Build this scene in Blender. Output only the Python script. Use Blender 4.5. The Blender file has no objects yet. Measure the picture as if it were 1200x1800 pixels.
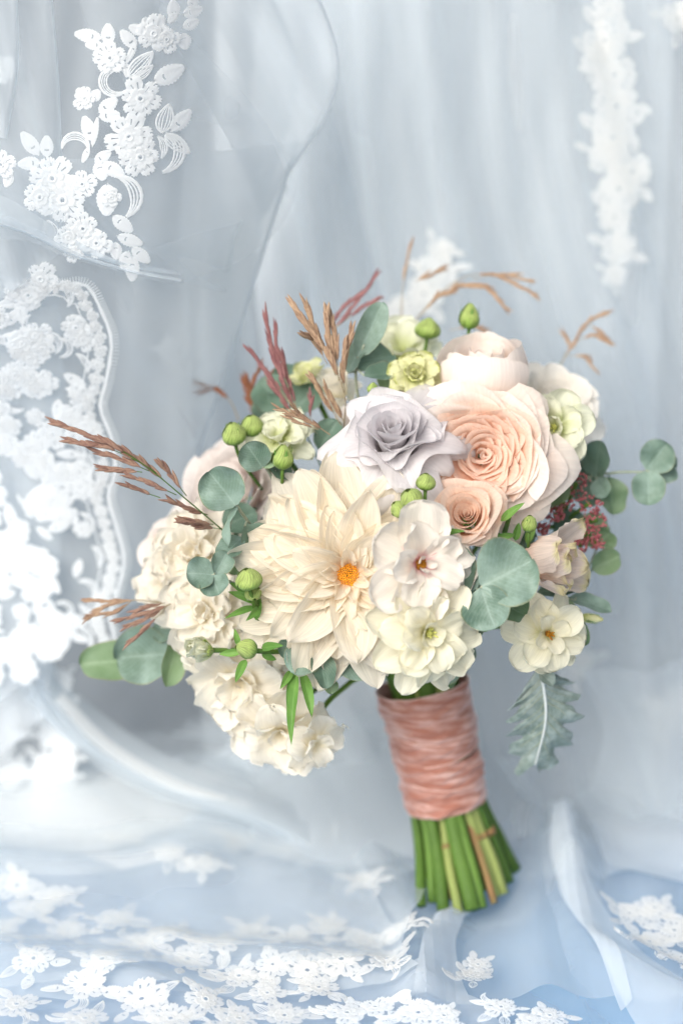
import bpy, math, random
import numpy as np
from mathutils import Vector, Quaternion, Matrix, noise

# ------------------------------------------------------------------ camera, sky, sun, exposure
TH = math.radians(18.0)          # camera looks down by this much
D = 1.30                         # focus distance (m)
K = 0.0003                       # metres per photo pixel (1200 px wide) at the focus distance
CAMZ = 0.669
CAM = Vector((0, 0, CAMZ))
RT = Vector((1, 0, 0))
FW = Vector((0, math.cos(TH), -math.sin(TH)))
UP = Vector((0, math.sin(TH), math.cos(TH)))
TO = -FW

sc = bpy.context.scene
col = sc.collection
cam_d = bpy.data.cameras.new('camera')
cam = bpy.data.objects.new('camera', cam_d)
col.objects.link(cam)
cam.location = CAM
cam.rotation_euler = (math.pi / 2 - TH, 0, 0)
cam_d.sensor_fit = 'HORIZONTAL'
cam_d.sensor_width = 24
cam_d.lens = 24 * D / (1200 * K)
cam_d.clip_start = 0.05
cam_d.clip_end = 100
cam_d.dof.use_dof = True
cam_d.dof.focus_distance = D + 0.008
cam_d.dof.aperture_fstop = 2.6
sc.camera = cam

SUN_AZ, SUN_EL = math.radians(-150), math.radians(36)     # azimuth from +Y towards +X
w = bpy.data.worlds.new('World')
sc.world = w
w.use_nodes = True
nt = w.node_tree
nt.nodes.clear()
sky = nt.nodes.new('ShaderNodeTexSky')
sky.sky_type = 'NISHITA'
sky.sun_disc = False
sky.sun_elevation = SUN_EL
sky.sun_rotation = SUN_AZ
sky.air_density = 1.0
sky.dust_density = 4.0
sky.ozone_density = 1.0
hs = nt.nodes.new('ShaderNodeHueSaturation')
hs.inputs['Saturation'].default_value = 0.35            # thin cloud: paler sky
bg = nt.nodes.new('ShaderNodeBackground')
bg.inputs['Strength'].default_value = 0.11
wo = nt.nodes.new('ShaderNodeOutputWorld')
nt.links.new(sky.outputs[0], hs.inputs['Color'])
nt.links.new(hs.outputs[0], bg.inputs['Color'])
nt.links.new(bg.outputs[0], wo.inputs['Surface'])

sd = bpy.data.lights.new('sun', 'SUN')
sd.energy = 2.0
sd.angle = math.radians(50)
sd.color = (1.0, 0.95, 0.88)
sun = bpy.data.objects.new('sun', sd)
col.objects.link(sun)
sdir = Vector((math.sin(SUN_AZ) * math.cos(SUN_EL), math.cos(SUN_AZ) * math.cos(SUN_EL), math.sin(SUN_EL)))
sun.rotation_euler = sdir.to_track_quat('Z', 'Y').to_euler()
sun.location = sdir * 5

sc.view_settings.view_transform = 'Standard'
sc.view_settings.look = 'None'
sc.view_settings.exposure = 0.42
sc.view_settings.gamma = 1.0
sc.view_settings.use_curve_mapping = False
sc.render.engine = 'CYCLES'
sc.cycles.use_denoising = True
sc.cycles.use_adaptive_sampling = True
sc.cycles.adaptive_threshold = 0.03
sc.cycles.max_bounces = 9
sc.cycles.diffuse_bounces = 6
sc.cycles.transmission_bounces = 8
sc.cycles.transparent_max_bounces = 24

# ------------------------------------------------------------------ pixels to places
def P(px, py, dz=0.0):
    """photo pixel + metres in front of the focus plane -> world point"""
    s = K * (D - dz) / D
    return CAM + FW * (D - dz) + RT * ((px - 600) * s) + UP * ((900 - py) * s)

def ray(px, py):
    return (FW + RT * ((px - 600) * K / D) + UP * ((900 - py) * K / D))

def V(r, u, t):
    return (RT * r + UP * u + TO * t).normalized()

def lin(c):
    return tuple(((x / 255) / 12.92 if x / 255 <= .04045 else ((x / 255 + .055) / 1.055) ** 2.4) for x in c) + (1.0,)

R = random.Random(7)

# ------------------------------------------------------------------ materials
def new_mat(name):
    m = bpy.data.materials.new(name)
    m.use_nodes = True
    m.node_tree.nodes.clear()
    return m, m.node_tree

def N(t, typ, **kw):
    n = t.nodes.new('ShaderNode' + typ)
    for k, v in kw.items():
        if k in n.inputs:
            n.inputs[k].default_value = v
        else:
            setattr(n, k, v)
    return n

def petal_mat(name, base, tip, trans=0.3, vein=0.10, edge=None, pos=(0.0, 0.55), spot=None):
    m, t = new_mat(name)
    uv = N(t, 'UVMap')
    sep = N(t, 'SeparateXYZ')
    t.links.new(uv.outputs[0], sep.inputs[0])
    rp = N(t, 'ValToRGB')
    rp.color_ramp.elements[0].position = pos[0]
    rp.color_ramp.elements[0].color = lin(base)
    rp.color_ramp.elements[1].position = pos[1]
    rp.color_ramp.elements[1].color = lin(tip)
    if edge:
        e = rp.color_ramp.elements.new(0.97)
        e.color = lin(edge)
        e2 = rp.color_ramp.elements.new(0.86)
        e2.color = lin(tip)
    # let the colour change wander a little over the petal
    nz0 = N(t, 'TexNoise', Scale=3.0, Detail=3.0)
    ad = N(t, 'MapRange')
    ad.inputs['To Min'].default_value = -0.12
    ad.inputs['To Max'].default_value = 0.12
    t.links.new(uv.outputs[0], nz0.inputs['Vector'])
    t.links.new(nz0.outputs[0], ad.inputs['Value'])
    sm = N(t, 'Math', operation='ADD')
    t.links.new(sep.outputs['X'], sm.inputs[0])
    t.links.new(ad.outputs[0], sm.inputs[1])
    t.links.new(sm.outputs[0], rp.inputs[0])
    # veins run along the petal
    mp = N(t, 'Mapping')
    mp.inputs['Scale'].default_value = (2.0, 34, 1)
    t.links.new(uv.outputs[0], mp.inputs['Vector'])
    nz = N(t, 'TexNoise', Scale=1.0, Detail=4.0)
    t.links.new(mp.outputs[0], nz.inputs['Vector'])
    oi = N(t, 'ObjectInfo')
    va = N(t, 'MapRange')
    va.inputs['To Min'].default_value = 0.93
    va.inputs['To Max'].default_value = 1.03
    t.links.new(oi.outputs['Random'], va.inputs['Value'])
    hv = N(t, 'HueSaturation')
    t.links.new(rp.outputs[0], hv.inputs['Color'])
    t.links.new(va.outputs[0], hv.inputs['Value'])
    vr = N(t, 'MapRange')
    vr.inputs['From Min'].default_value = 0.3
    vr.inputs['From Max'].default_value = 0.7
    vr.inputs['To Min'].default_value = 1 - vein * 2.2
    vr.inputs['To Max'].default_value = 1 + vein * 1.2
    t.links.new(nz.outputs[0], vr.inputs['Value'])
    t.links.new(vr.outputs[0], hv.inputs['Saturation']) if False else None
    mx = N(t, 'Mix', data_type='RGBA', blend_type='MULTIPLY')
    mx.inputs[0].default_value = 0.35
    t.links.new(hv.outputs[0], mx.inputs[6])
    t.links.new(vr.outputs[0], mx.inputs[7])
    colr = mx.outputs[2]
    bp = N(t, 'Bump', Strength=0.6, Distance=0.0007)
    t.links.new(nz.outputs[0], bp.inputs['Height'])
    pb = N(t, 'BsdfPrincipled', Roughness=0.55)
    pb.inputs['Specular IOR Level'].default_value = 0.28
    pb.inputs['Sheen Weight'].default_value = 0.12
    t.links.new(colr, pb.inputs['Base Color'])
    t.links.new(bp.outputs[0], pb.inputs['Normal'])
    tr = N(t, 'BsdfTranslucent')
    t.links.new(colr, tr.inputs['Color'])
    ms = N(t, 'MixShader')
    ms.inputs[0].default_value = trans
    t.links.new(pb.outputs[0], ms.inputs[1])
    t.links.new(tr.outputs[0], ms.inputs[2])
    o = N(t, 'OutputMaterial')
    t.links.new(ms.outputs[0], o.inputs[0])
    return m

def leaf_mat(name, a, b, bloom, trans=0.12, rough=0.5, rim=None, bloomamt=0.5, cells=60):
    m, t = new_mat(name)
    uv = N(t, 'UVMap')
    tc = N(t, 'TexCoord')
    oi = N(t, 'ObjectInfo')
    mixab = N(t, 'Mix', data_type='RGBA')
    mixab.inputs[6].default_value = lin(a)
    mixab.inputs[7].default_value = lin(b)
    t.links.new(oi.outputs['Random'], mixab.inputs[0])
    nz = N(t, 'TexNoise', Scale=cells, Detail=6.0, Roughness=0.65)
    t.links.new(tc.outputs['Object'], nz.inputs['Vector'])
    mr = N(t, 'MapRange')
    mr.inputs['From Min'].default_value = 0.42
    mr.inputs['From Max'].default_value = 0.68
    mr.inputs['To Max'].default_value = bloomamt
    t.links.new(nz.outputs[0], mr.inputs['Value'])
    mb = N(t, 'Mix', data_type='RGBA')
    mb.inputs[7].default_value = lin(bloom)
    t.links.new(mr.outputs[0], mb.inputs[0])
    t.links.new(mixab.outputs[2], mb.inputs[6])
    c = mb.outputs[2]
    sep = N(t, 'SeparateXYZ')
    t.links.new(uv.outputs[0], sep.inputs[0])
    # midrib: paler line along v = 0.5
    s1 = N(t, 'Math', operation='SUBTRACT')
    s1.inputs[1].default_value = 0.5
    t.links.new(sep.outputs['Y'], s1.inputs[0])
    ab = N(t, 'Math', operation='ABSOLUTE')
    t.links.new(s1.outputs[0], ab.inputs[0])
    rb = N(t, 'MapRange')
    rb.inputs['From Min'].default_value = 0.012
    rb.inputs['From Max'].default_value = 0.03
    rb.inputs['To Min'].default_value = 0.22
    rb.inputs['To Max'].default_value = 0.0
    t.links.new(ab.outputs[0], rb.inputs['Value'])
    mc = N(t, 'Mix', data_type='RGBA')
    mc.inputs[7].default_value = lin(tuple(min(255, x + 22) for x in bloom))
    t.links.new(rb.outputs[0], mc.inputs[0])
    t.links.new(c, mc.inputs[6])
    c = mc.outputs[2]
    if rim:
        rr = N(t, 'MapRange')
        rr.inputs['From Min'].default_value = 0.47
        rr.inputs['From Max'].default_value = 0.50
        rr.inputs['To Max'].default_value = 0.75
        t.links.new(ab.outputs[0], rr.inputs['Value'])
        mm = N(t, 'Mix', data_type='RGBA')
        mm.inputs[7].default_value = lin(rim)
        t.links.new(rr.outputs[0], mm.inputs[0])
        t.links.new(c, mm.inputs[6])
        c = mm.outputs[2]
    # side veins sweep forward from the midrib
    vm = N(t, 'Math', operation='MULTIPLY_ADD')
    vm.inputs[1].default_value = -1.1
    t.links.new(ab.outputs[0], vm.inputs[0])
    t.links.new(sep.outputs['X'], vm.inputs[2])
    vs_ = N(t, 'Math', operation='MULTIPLY')
    vs_.inputs[1].default_value = 62.0
    t.links.new(vm.outputs[0], vs_.inputs[0])
    vc = N(t, 'Math', operation='SINE')
    t.links.new(vs_.outputs[0], vc.inputs[0])
    vr = N(t, 'MapRange')
    vr.inputs['From Min'].default_value = 0.8
    vr.inputs['From Max'].default_value = 1.0
    vr.inputs['To Max'].default_value = 0.28
    t.links.new(vc.outputs[0], vr.inputs['Value'])
    mv = N(t, 'Mix', data_type='RGBA')
    mv.inputs[7].default_value = lin(bloom)
    t.links.new(vr.outputs[0], mv.inputs[0])
    t.links.new(c, mv.inputs[6])
    c = mv.outputs[2]
    # waxy bloom gathers at the foot of the leaf
    bl = N(t, 'MapRange')
    bl.inputs['From Min'].default_value = 0.0
    bl.inputs['From Max'].default_value = 0.45
    bl.inputs['To Min'].default_value = bloomamt
    bl.inputs['To Max'].default_value = 0.0
    t.links.new(sep.outputs['X'], bl.inputs['Value'])
    mw = N(t, 'Mix', data_type='RGBA')
    mw.inputs[7].default_value = lin(tuple(min(255, x + 14) for x in bloom))
    bn = N(t, 'Math', operation='MULTIPLY')
    t.links.new(bl.outputs[0], bn.inputs[0])
    t.links.new(nz.outputs[0], bn.inputs[1])
    t.links.new(bn.outputs[0], mw.inputs[0])
    t.links.new(c, mw.inputs[6])
    c = mw.outputs[2]
    wv = N(t, 'TexNoise', Scale=1.0, Detail=3.0)
    mp = N(t, 'Mapping')
    mp.inputs['Scale'].default_value = (9, 16, 1)
    t.links.new(uv.outputs[0], mp.inputs['Vector'])
    t.links.new(mp.outputs[0], wv.inputs['Vector'])
    bp = N(t, 'Bump', Strength=0.35, Distance=0.0008)
    t.links.new(wv.outputs[0], bp.inputs['Height'])
    pb = N(t, 'BsdfPrincipled', Roughness=rough)
    pb.inputs['Specular IOR Level'].default_value = 0.35
    t.links.new(c, pb.inputs['Base Color'])
    t.links.new(bp.outputs[0], pb.inputs['Normal'])
    tr = N(t, 'BsdfTranslucent')
    t.links.new(c, tr.inputs['Color'])
    ms = N(t, 'MixShader')
    ms.inputs[0].default_value = trans
    t.links.new(pb.outputs[0], ms.inputs[1])
    t.links.new(tr.outputs[0], ms.inputs[2])
    o = N(t, 'OutputMaterial')
    t.links.new(ms.outputs[0], o.inputs[0])
    return m

def plain_mat(name, a, b, scale=200.0, rough=0.6, bump=0.3, stretch=(1, 1, 1), trans=0.0, sheen=0.0, sheen_tint=None, rand=False, contrast=(0.3, 0.7)):
    m, t = new_mat(name)
    tc = N(t, 'TexCoord')
    mp = N(t, 'Mapping')
    mp.inputs['Scale'].default_value = stretch
    t.links.new(tc.outputs['Object'], mp.inputs['Vector'])
    nz = N(t, 'TexNoise', Scale=scale, Detail=5.0, Roughness=0.6)
    t.links.new(mp.outputs[0], nz.inputs['Vector'])
    mr = N(t, 'MapRange')
    mr.inputs['From Min'].default_value = contrast[0]
    mr.inputs['From Max'].default_value = contrast[1]
    t.links.new(nz.outputs[0], mr.inputs['Value'])
    f = mr.outputs[0]
    if rand:
        oi = N(t, 'ObjectInfo')
        av = N(t, 'Math', operation='MULTIPLY_ADD')
        av.inputs[1].default_value = 0.5
        hf = N(t, 'Math', operation='MULTIPLY')
        hf.inputs[1].default_value = 0.5
        t.links.new(oi.outputs['Random'], hf.inputs[0])
        t.links.new(f, av.inputs[0])
        t.links.new(hf.outputs[0], av.inputs[2])
        f = av.outputs[0]
    mx = N(t, 'Mix', data_type='RGBA')
    mx.inputs[6].default_value = lin(a)
    mx.inputs[7].default_value = lin(b)
    t.links.new(f, mx.inputs[0])
    bp = N(t, 'Bump', Strength=bump, Distance=0.0008)
    t.links.new(nz.outputs[0], bp.inputs['Height'])
    pb = N(t, 'BsdfPrincipled', Roughness=rough)
    pb.inputs['Specular IOR Level'].default_value = 0.3
    if sheen:
        pb.inputs['Sheen Weight'].default_value = sheen
        pb.inputs['Sheen Roughness'].default_value = 0.35
        if sheen_tint:
            pb.inputs['Sheen Tint'].default_value = lin(sheen_tint)
    t.links.new(mx.outputs[2], pb.inputs['Base Color'])
    t.links.new(bp.outputs[0], pb.inputs['Normal'])
    out = pb.outputs[0]
    if trans:
        tr = N(t, 'BsdfTranslucent')
        t.links.new(mx.outputs[2], tr.inputs['Color'])
        ms = N(t, 'MixShader')
        ms.inputs[0].default_value = trans
        t.links.new(out, ms.inputs[1])
        t.links.new(tr.outputs[0], ms.inputs[2])
        out = ms.outputs[0]
    o = N(t, 'OutputMaterial')
    t.links.new(out, o.inputs[0])
    return m

def lace_mat(name, color, open_=0.2):
    """embroidery thread; the net between stitches lets a share of the light through"""
    m, t = new_mat(name)
    df = N(t, 'BsdfDiffuse')
    df.inputs['Color'].default_value = lin(color)
    tc = N(t, 'TexCoord')
    nz = N(t, 'TexNoise', Scale=700.0, Detail=2.0)
    t.links.new(tc.outputs['Object'], nz.inputs['Vector'])
    bp = N(t, 'Bump', Strength=0.5, Distance=0.0003)
    t.links.new(nz.outputs[0], bp.inputs['Height'])
    t.links.new(bp.outputs[0], df.inputs['Normal'])
    tr = N(t, 'BsdfTranslucent')
    tr.inputs['Color'].default_value = lin(color)
    m1 = N(t, 'MixShader')
    m1.inputs[0].default_value = 0.25
    t.links.new(df.outputs[0], m1.inputs[1])
    t.links.new(tr.outputs[0], m1.inputs[2])
    tp = N(t, 'BsdfTransparent')
    m2 = N(t, 'MixShader')
    m2.inputs[0].default_value = open_
    t.links.new(m1.outputs[0], m2.inputs[1])
    t.links.new(tp.outputs[0], m2.inputs[2])
    o = N(t, 'OutputMaterial')
    t.links.new(m2.outputs[0], o.inputs[0])
    return m

def tulle_mat(name, color, open_frac, weave=900.0):
    """Fine net: a share of it is holes; threads close up where the net is seen edge-on (transmission = open ** (1/cos))."""
    m, t = new_mat(name)
    geo = N(t, 'NewGeometry')
    dp = N(t, 'VectorMath', operation='DOT_PRODUCT')
    t.links.new(geo.outputs['Normal'], dp.inputs[0])
    t.links.new(geo.outputs['Incoming'], dp.inputs[1])
    ab = N(t, 'Math', operation='ABSOLUTE')
    t.links.new(dp.outputs['Value'], ab.inputs[0])
    mxx = N(t, 'Math', operation='MAXIMUM')
    mxx.inputs[1].default_value = 0.16
    t.links.new(ab.outputs[0], mxx.inputs[0])
    inv = N(t, 'Math', operation='DIVIDE')
    inv.inputs[0].default_value = 1.0
    t.links.new(mxx.outputs[0], inv.inputs[1])
    pw = N(t, 'Math', operation='POWER')
    pw.inputs[0].default_value = open_frac
    t.links.new(inv.outputs[0], pw.inputs[1])
    df = N(t, 'BsdfDiffuse')
    df.inputs['Color'].default_value = lin(color)
    tr = N(t, 'BsdfTranslucent')
    tr.inputs['Color'].default_value = lin(color)
    m1 = N(t, 'MixShader')
    m1.inputs[0].default_value = 0.38
    t.links.new(df.outputs[0], m1.inputs[1])
    t.links.new(tr.outputs[0], m1.inputs[2])
    tp = N(t, 'BsdfTransparent')
    m2 = N(t, 'MixShader')
    t.links.new(pw.outputs[0], m2.inputs[0])
    t.links.new(m1.outputs[0], m2.inputs[1])
    t.links.new(tp.outputs[0], m2.inputs[2])
    o = N(t, 'OutputMaterial')
    t.links.new(m2.outputs[0], o.inputs[0])
    return m

M = {}
M['dahlia'] = petal_mat('dahlia_petal', (254, 222, 180), (255, 247, 231), trans=0.48, pos=(0.0, 0.42), vein=0.22)
M['lavender'] = petal_mat('lavender_petal', (241, 232, 231), (242, 239, 241), trans=0.48, vein=0.10)
M['peach'] = petal_mat('peach_petal', (255, 214, 186), (255, 236, 222), trans=0.5, pos=(0.3, 1.0), vein=0.10)
M['peach_pale'] = petal_mat('peach_pale_petal', (253, 230, 212), (253, 243, 235), trans=0.45, pos=(0.1, 0.9), vein=0.10)
M['spray'] = petal_mat('spray_rose_petal', (255, 222, 198), (255, 238, 224), trans=0.55, pos=(0.3, 1.0))
M['blush'] = petal_mat('blush_petal', (250, 230, 216), (251, 242, 235), trans=0.4, pos=(0.1, 0.8), vein=0.08)
M['white'] = petal_mat('white_petal', (246, 238, 222), (251, 247, 240), trans=0.4)
M['mauve'] = petal_mat('mauve_petal', (234, 210, 202), (240, 232, 227), trans=0.4, vein=0.14)
M['cream'] = petal_mat('cream_petal', (252, 243, 214), (255, 250, 238), trans=0.48, vein=0.14, pos=(0.0, 0.45))
M['ivory'] = petal_mat('ivory_petal', (238, 236, 178), (253, 249, 228), trans=0.4, vein=0.14, pos=(0.0, 0.35))
M['cosmos'] = petal_mat('cosmos_petal', (226, 140, 150), (253, 247, 238), trans=0.4, vein=0.12, pos=(0.03, 0.26))
M['greenwhite'] = petal_mat('greenwhite_petal', (214, 222, 150), (243, 244, 222), trans=0.4, vein=0.16, pos=(0.0, 0.6))
M['lime'] = petal_mat('lime_petal', (200, 210, 110), (238, 238, 190), vein=0.2, edge=(222, 226, 150))
M['tulip'] = petal_mat('tulip_petal', (250, 208, 188), (252, 236, 224), trans=0.45, vein=0.25, edge=(246, 234, 186), pos=(0.1, 0.6))
M['euc'] = leaf_mat('eucalyptus_leaf', (90, 116, 100), (114, 138, 122), (154, 176, 166), rim=(152, 150, 110), rough=0.5, cells=70, bloomamt=0.65)
M['eucdark'] = leaf_mat('eucalyptus_leaf_dark', (78, 104, 88), (100, 126, 108), (132, 156, 142), rim=(130, 116, 92), rough=0.5, cells=70, bloomamt=0.4)
M['eucgreen'] = leaf_mat('eucalyptus_leaf_green', (104, 132, 94), (122, 148, 108), (152, 172, 146), rim=(160, 146, 104), rough=0.5, cells=45, bloomamt=0.4)
M['fresh'] = leaf_mat('fresh_leaf', (92, 140, 62), (124, 168, 84), (146, 186, 100), trans=0.3, rough=0.42, cells=80, bloomamt=0.35)
M['miller'] = leaf_mat('dusty_miller_leaf', (120, 138, 130), (130, 146, 138), (184, 196, 192), rough=0.95, cells=160, bloomamt=0.7)
M['bud'] = petal_mat('bud_petal', (112, 158, 50), (190, 212, 122), trans=0.2, vein=0.9)
M['stem'] = plain_mat('stem_green', (54, 84, 30), (104, 138, 60), scale=60, stretch=(1, 1, 0.3), trans=0.0, contrast=(0.25, 0.75), rand=True)
M['stem_light'] = plain_mat('stem_light', (124, 142, 76), (166, 172, 108), scale=60, stretch=(1, 1, 0.3), rand=True)
M['stem_brown'] = plain_mat('stem_brown', (150, 106, 74), (128, 124, 76), scale=80, stretch=(1, 1, 0.3))
M['stem_grey'] = plain_mat('stem_grey', (150, 160, 136), (176, 184, 166), scale=200)
M['twig'] = plain_mat('twig', (150, 136, 110), (176, 160, 136), scale=200)
M['rust'] = plain_mat('grass_rust', (112, 76, 72), (176, 146, 124), scale=300, rand=True)
M['tan'] = plain_mat('grass_tan', (126, 96, 80), (200, 172, 142), scale=300, rand=True)
M['maroon'] = plain_mat('grass_maroon', (116, 72, 78), (164, 120, 116), scale=300, rand=True)
M['brown'] = plain_mat('grass_brown', (104, 62, 46), (150, 98, 66), scale=300, rand=True)
M['sedum'] = plain_mat('sedum', (150, 72, 82), (190, 120, 118), scale=350, bump=0.5)
M['disc'] = plain_mat('dahlia_disc', (232, 140, 24), (250, 186, 60), scale=600, bump=0.5)
M['anther'] = plain_mat('anther', (150, 84, 24), (206, 150, 40), scale=600)
M['pistil'] = plain_mat('pistil', (196, 200, 100), (226, 226, 150), scale=500)
M['velvet'] = plain_mat('velvet', (168, 112, 96), (228, 196, 188), scale=100, rough=0.85, bump=1.0, stretch=(0.45, 0.45, 3.6), sheen=1.0, sheen_tint=(252, 236, 236), contrast=(0.44, 0.78))
M['velvet_edge'] = plain_mat('velvet_edge', (214, 168, 154), (232, 200, 190), scale=400, rough=0.8)
M['lace'] = lace_mat('lace_thread', (246, 249, 251), 0.12)
M['lace_far'] = lace_mat('lace_thread_far', (246, 246, 244), 0.36)
M['lace_warm'] = lace_mat('lace_thread_warm', (246, 246, 244), 0.36)
M['rib_white'] = plain_mat('felted_midrib', (206, 214, 210), (226, 230, 228), scale=500, rough=0.9)
M['tulle'] = tulle_mat('tulle', (234, 241, 246), 0.68)
M['tulle_thin'] = tulle_mat('tulle_thin', (234, 242, 247), 0.84)
M['tulle_dense'] = tulle_mat('tulle_dense', (236, 241, 245), 0.42)
M['tulle_warm'] = tulle_mat('tulle_warm', (244, 245, 244), 0.50)
M['floor'] = plain_mat('blue_cloth', (116, 162, 202), (132, 174, 210), scale=14, rough=0.85, bump=0.1)
M['wall'] = plain_mat('grey_wall', (100, 110, 122), (112, 122, 132), scale=8, rough=0.8, bump=0.1)

# ------------------------------------------------------------------ object helpers
def mesh(name, verts, faces, mat, parent=None, uv=None, smooth=True, kind=None):
    me = bpy.data.meshes.new(name)
    me.from_pydata([tuple(v) for v in verts], [], faces)
    if uv is not None:
        lay = me.uv_layers.new(name='UVMap')
        li = np.empty(len(me.loops), dtype=np.int32)
        me.loops.foreach_get('vertex_index', li)
        lay.data.foreach_set('uv', np.asarray(uv, dtype=np.float32)[li].ravel())
    if smooth:
        me.polygons.foreach_set('use_smooth', np.ones(len(me.polygons), dtype=bool))
    me.materials.append(mat)
    me.update()
    o = bpy.data.objects.new(name, me)
    col.objects.link(o)
    if parent:
        o.parent = parent
    if kind:
        o['kind'] = kind
    return o

def link_copy(src, parent):
    o = src.copy()
    col.objects.link(o)
    o.parent = parent
    return o

def thing(name, label, cat, loc, rot=None, group=None):
    o = bpy.data.objects.new(name, None)
    o.empty_display_size = 0.01
    col.objects.link(o)
    o.location = loc
    if rot is not None:
        o.rotation_mode = 'QUATERNION'
        o.rotation_quaternion = rot
    o['label'] = label
    o['category'] = cat
    if group:
        o['group'] = group
    return o

def facing_quat(f, roll=0.0):
    return f.to_track_quat('Z', 'Y') @ Quaternion((0, 0, 1), roll)

def grid_faces(nu, nv):
    F = []
    for i in range(nu - 1):
        for j in range(nv - 1):
            a = i * nv + j
            F.append((a, a + 1, a + nv + 1, a + nv))
    return F

def tube(pts, r, n=6, r1=None):
    """tube along points (Vectors) -> verts, faces, uv"""
    vs, fs, uv = [], [], []
    k = len(pts)
    up = Vector((0.3, 0.2, 1)).normalized()
    for i, p in enumerate(pts):
        d = (pts[min(i + 1, k - 1)] - pts[max(i - 1, 0)]).normalized()
        a = d.cross(up)
        if a.length < 1e-3:
            a = d.cross(Vector((1, 0, 0)))
        a.normalize()
        b = d.cross(a)
        rr = r if r1 is None else r + (r1 - r) * i / (k - 1)
        for j in range(n):
            q = 2 * math.pi * j / n
            vs.append(p + (a * math.cos(q) + b * math.sin(q)) * rr)
            uv.append((i / (k - 1), j / n))
    for i in range(k - 1):
        for j in range(n):
            j2 = (j + 1) % n
            fs.append((i * n + j, i * n + j2, (i + 1) * n + j2, (i + 1) * n + j))
    fs.append(tuple(range(n - 1, -1, -1)))
    fs.append(tuple((k - 1) * n + j for j in range(n)))
    return vs, fs, uv

def bez(p0, p1, p2, p3, n=8):
    out = []
    for i in range(n + 1):
        t = i / n
        out.append(p0 * (1 - t) ** 3 + p1 * 3 * t * (1 - t) ** 2 + p2 * 3 * t * t * (1 - t) + p3 * t ** 3)
    return out

def smooth_line(pts, n=24):
    """Catmull-Rom through points"""
    pts = [Vector(p) for p in pts]
    if len(pts) == 2:
        return [pts[0].lerp(pts[1], i / n) for i in range(n + 1)]
    q = [pts[0] * 2 - pts[1]] + pts + [pts[-1] * 2 - pts[-2]]
    out = []
    seg = len(pts) - 1
    for i in range(n + 1):
        f = i / n * seg
        k = min(int(f), seg - 1)
        t = f - k
        a, b, c, d = q[k], q[k + 1], q[k + 2], q[k + 3]
        out.append(0.5 * ((2 * b) + (c - a) * t + (2 * a - 5 * b + 4 * c - d) * t * t + (3 * b - a - 3 * c + d) * t ** 3))
    return out

def ss(x):
    x = max(0.0, min(1.0, x))
    return x * x * (3 - 2 * x)

# ------------------------------------------------------------------ petals
def blade(L, W, a0, a1, bend=1.0, cup=0.25, wave=0.06, wf=1.6, b=0.6, c=0.5, r0=0.0, z0=0.0, th=0.0, twist=0.0,
          frill=0.0, crease=0.0, base=0.12, nu=13, nv=9, rnd=R, off=(0, 0, 0), ridge=0.0):
    """a petal or leaf that leaves the axis at radius r0 and grows outward along angle th; a0/a1 elevation in degrees at base and tip"""
    a0 = math.radians(a0); a1 = math.radians(a1)
    ph1, ph2 = rnd.uniform(0, 6.28), rnd.uniform(0, 6.28)
    sd = rnd.uniform(0, 90)
    um = b / (b + c)
    wm = (um ** b) * ((1 - um) ** c)
    vs, uv = [], []
    us = [1 - (1 - i / (nu - 1)) ** 1.7 for i in range(nu)]
    x, z = 0.0, 0.0
    ct, st = math.cos(th), math.sin(th)
    for i in range(nu):
        u = us[i]
        if i:
            um_ = (us[i] + us[i - 1]) * 0.5
            du = us[i] - us[i - 1]
            an = a0 + (a1 - a0) * um_ ** bend
            x += math.cos(an) * L * du
            z += math.sin(an) * L * du
        an = a0 + (a1 - a0) * u ** bend
        wd = W * 0.5 * max(((u ** b) * max(1 - u, 0) ** c) / wm, base * (1 - u) ** 1.5)
        tw = twist * u
        for j in range(nv):
            v = -1 + 2 * j / (nv - 1)
            lat = v * wd
            nrm = cup * wd * v * v + wave * W * math.sin(wf * 6.283 * u + (ph1 if v > 0 else ph2)) * v * v * min(1, u * 2)
            nrm += crease * wd * (1 - abs(v)) ** 2 * -1
            nrm += frill * W * math.sin(6.283 * (5 * u + 1.5 * v) + ph2) * abs(v) ** 3
            nn = noise.noise((u * 2.2 + sd, v * 1.5, sd)) * W * 0.05
            nrm += nn + ridge * wd * math.cos(7.5 * v + ph1) * (0.35 + 0.65 * math.sin(3.0 * u))
            ux = frill * W * 0.6 * math.sin(7 * v * 3.1 + ph1) * u ** 4
            l2 = lat * math.cos(tw) - nrm * math.sin(tw)
            n2 = lat * math.sin(tw) + nrm * math.cos(tw)
            px = r0 + x - math.sin(an) * n2 + ux * math.cos(an)
            pz = z0 + z + math.cos(an) * n2 + ux * math.sin(an)
            vs.append((px * ct - l2 * st + off[0], px * st + l2 * ct + off[1], pz + off[2]))
            uv.append((u, v * 0.5 + 0.5))
    return vs, grid_faces(nu, nv), uv

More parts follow.
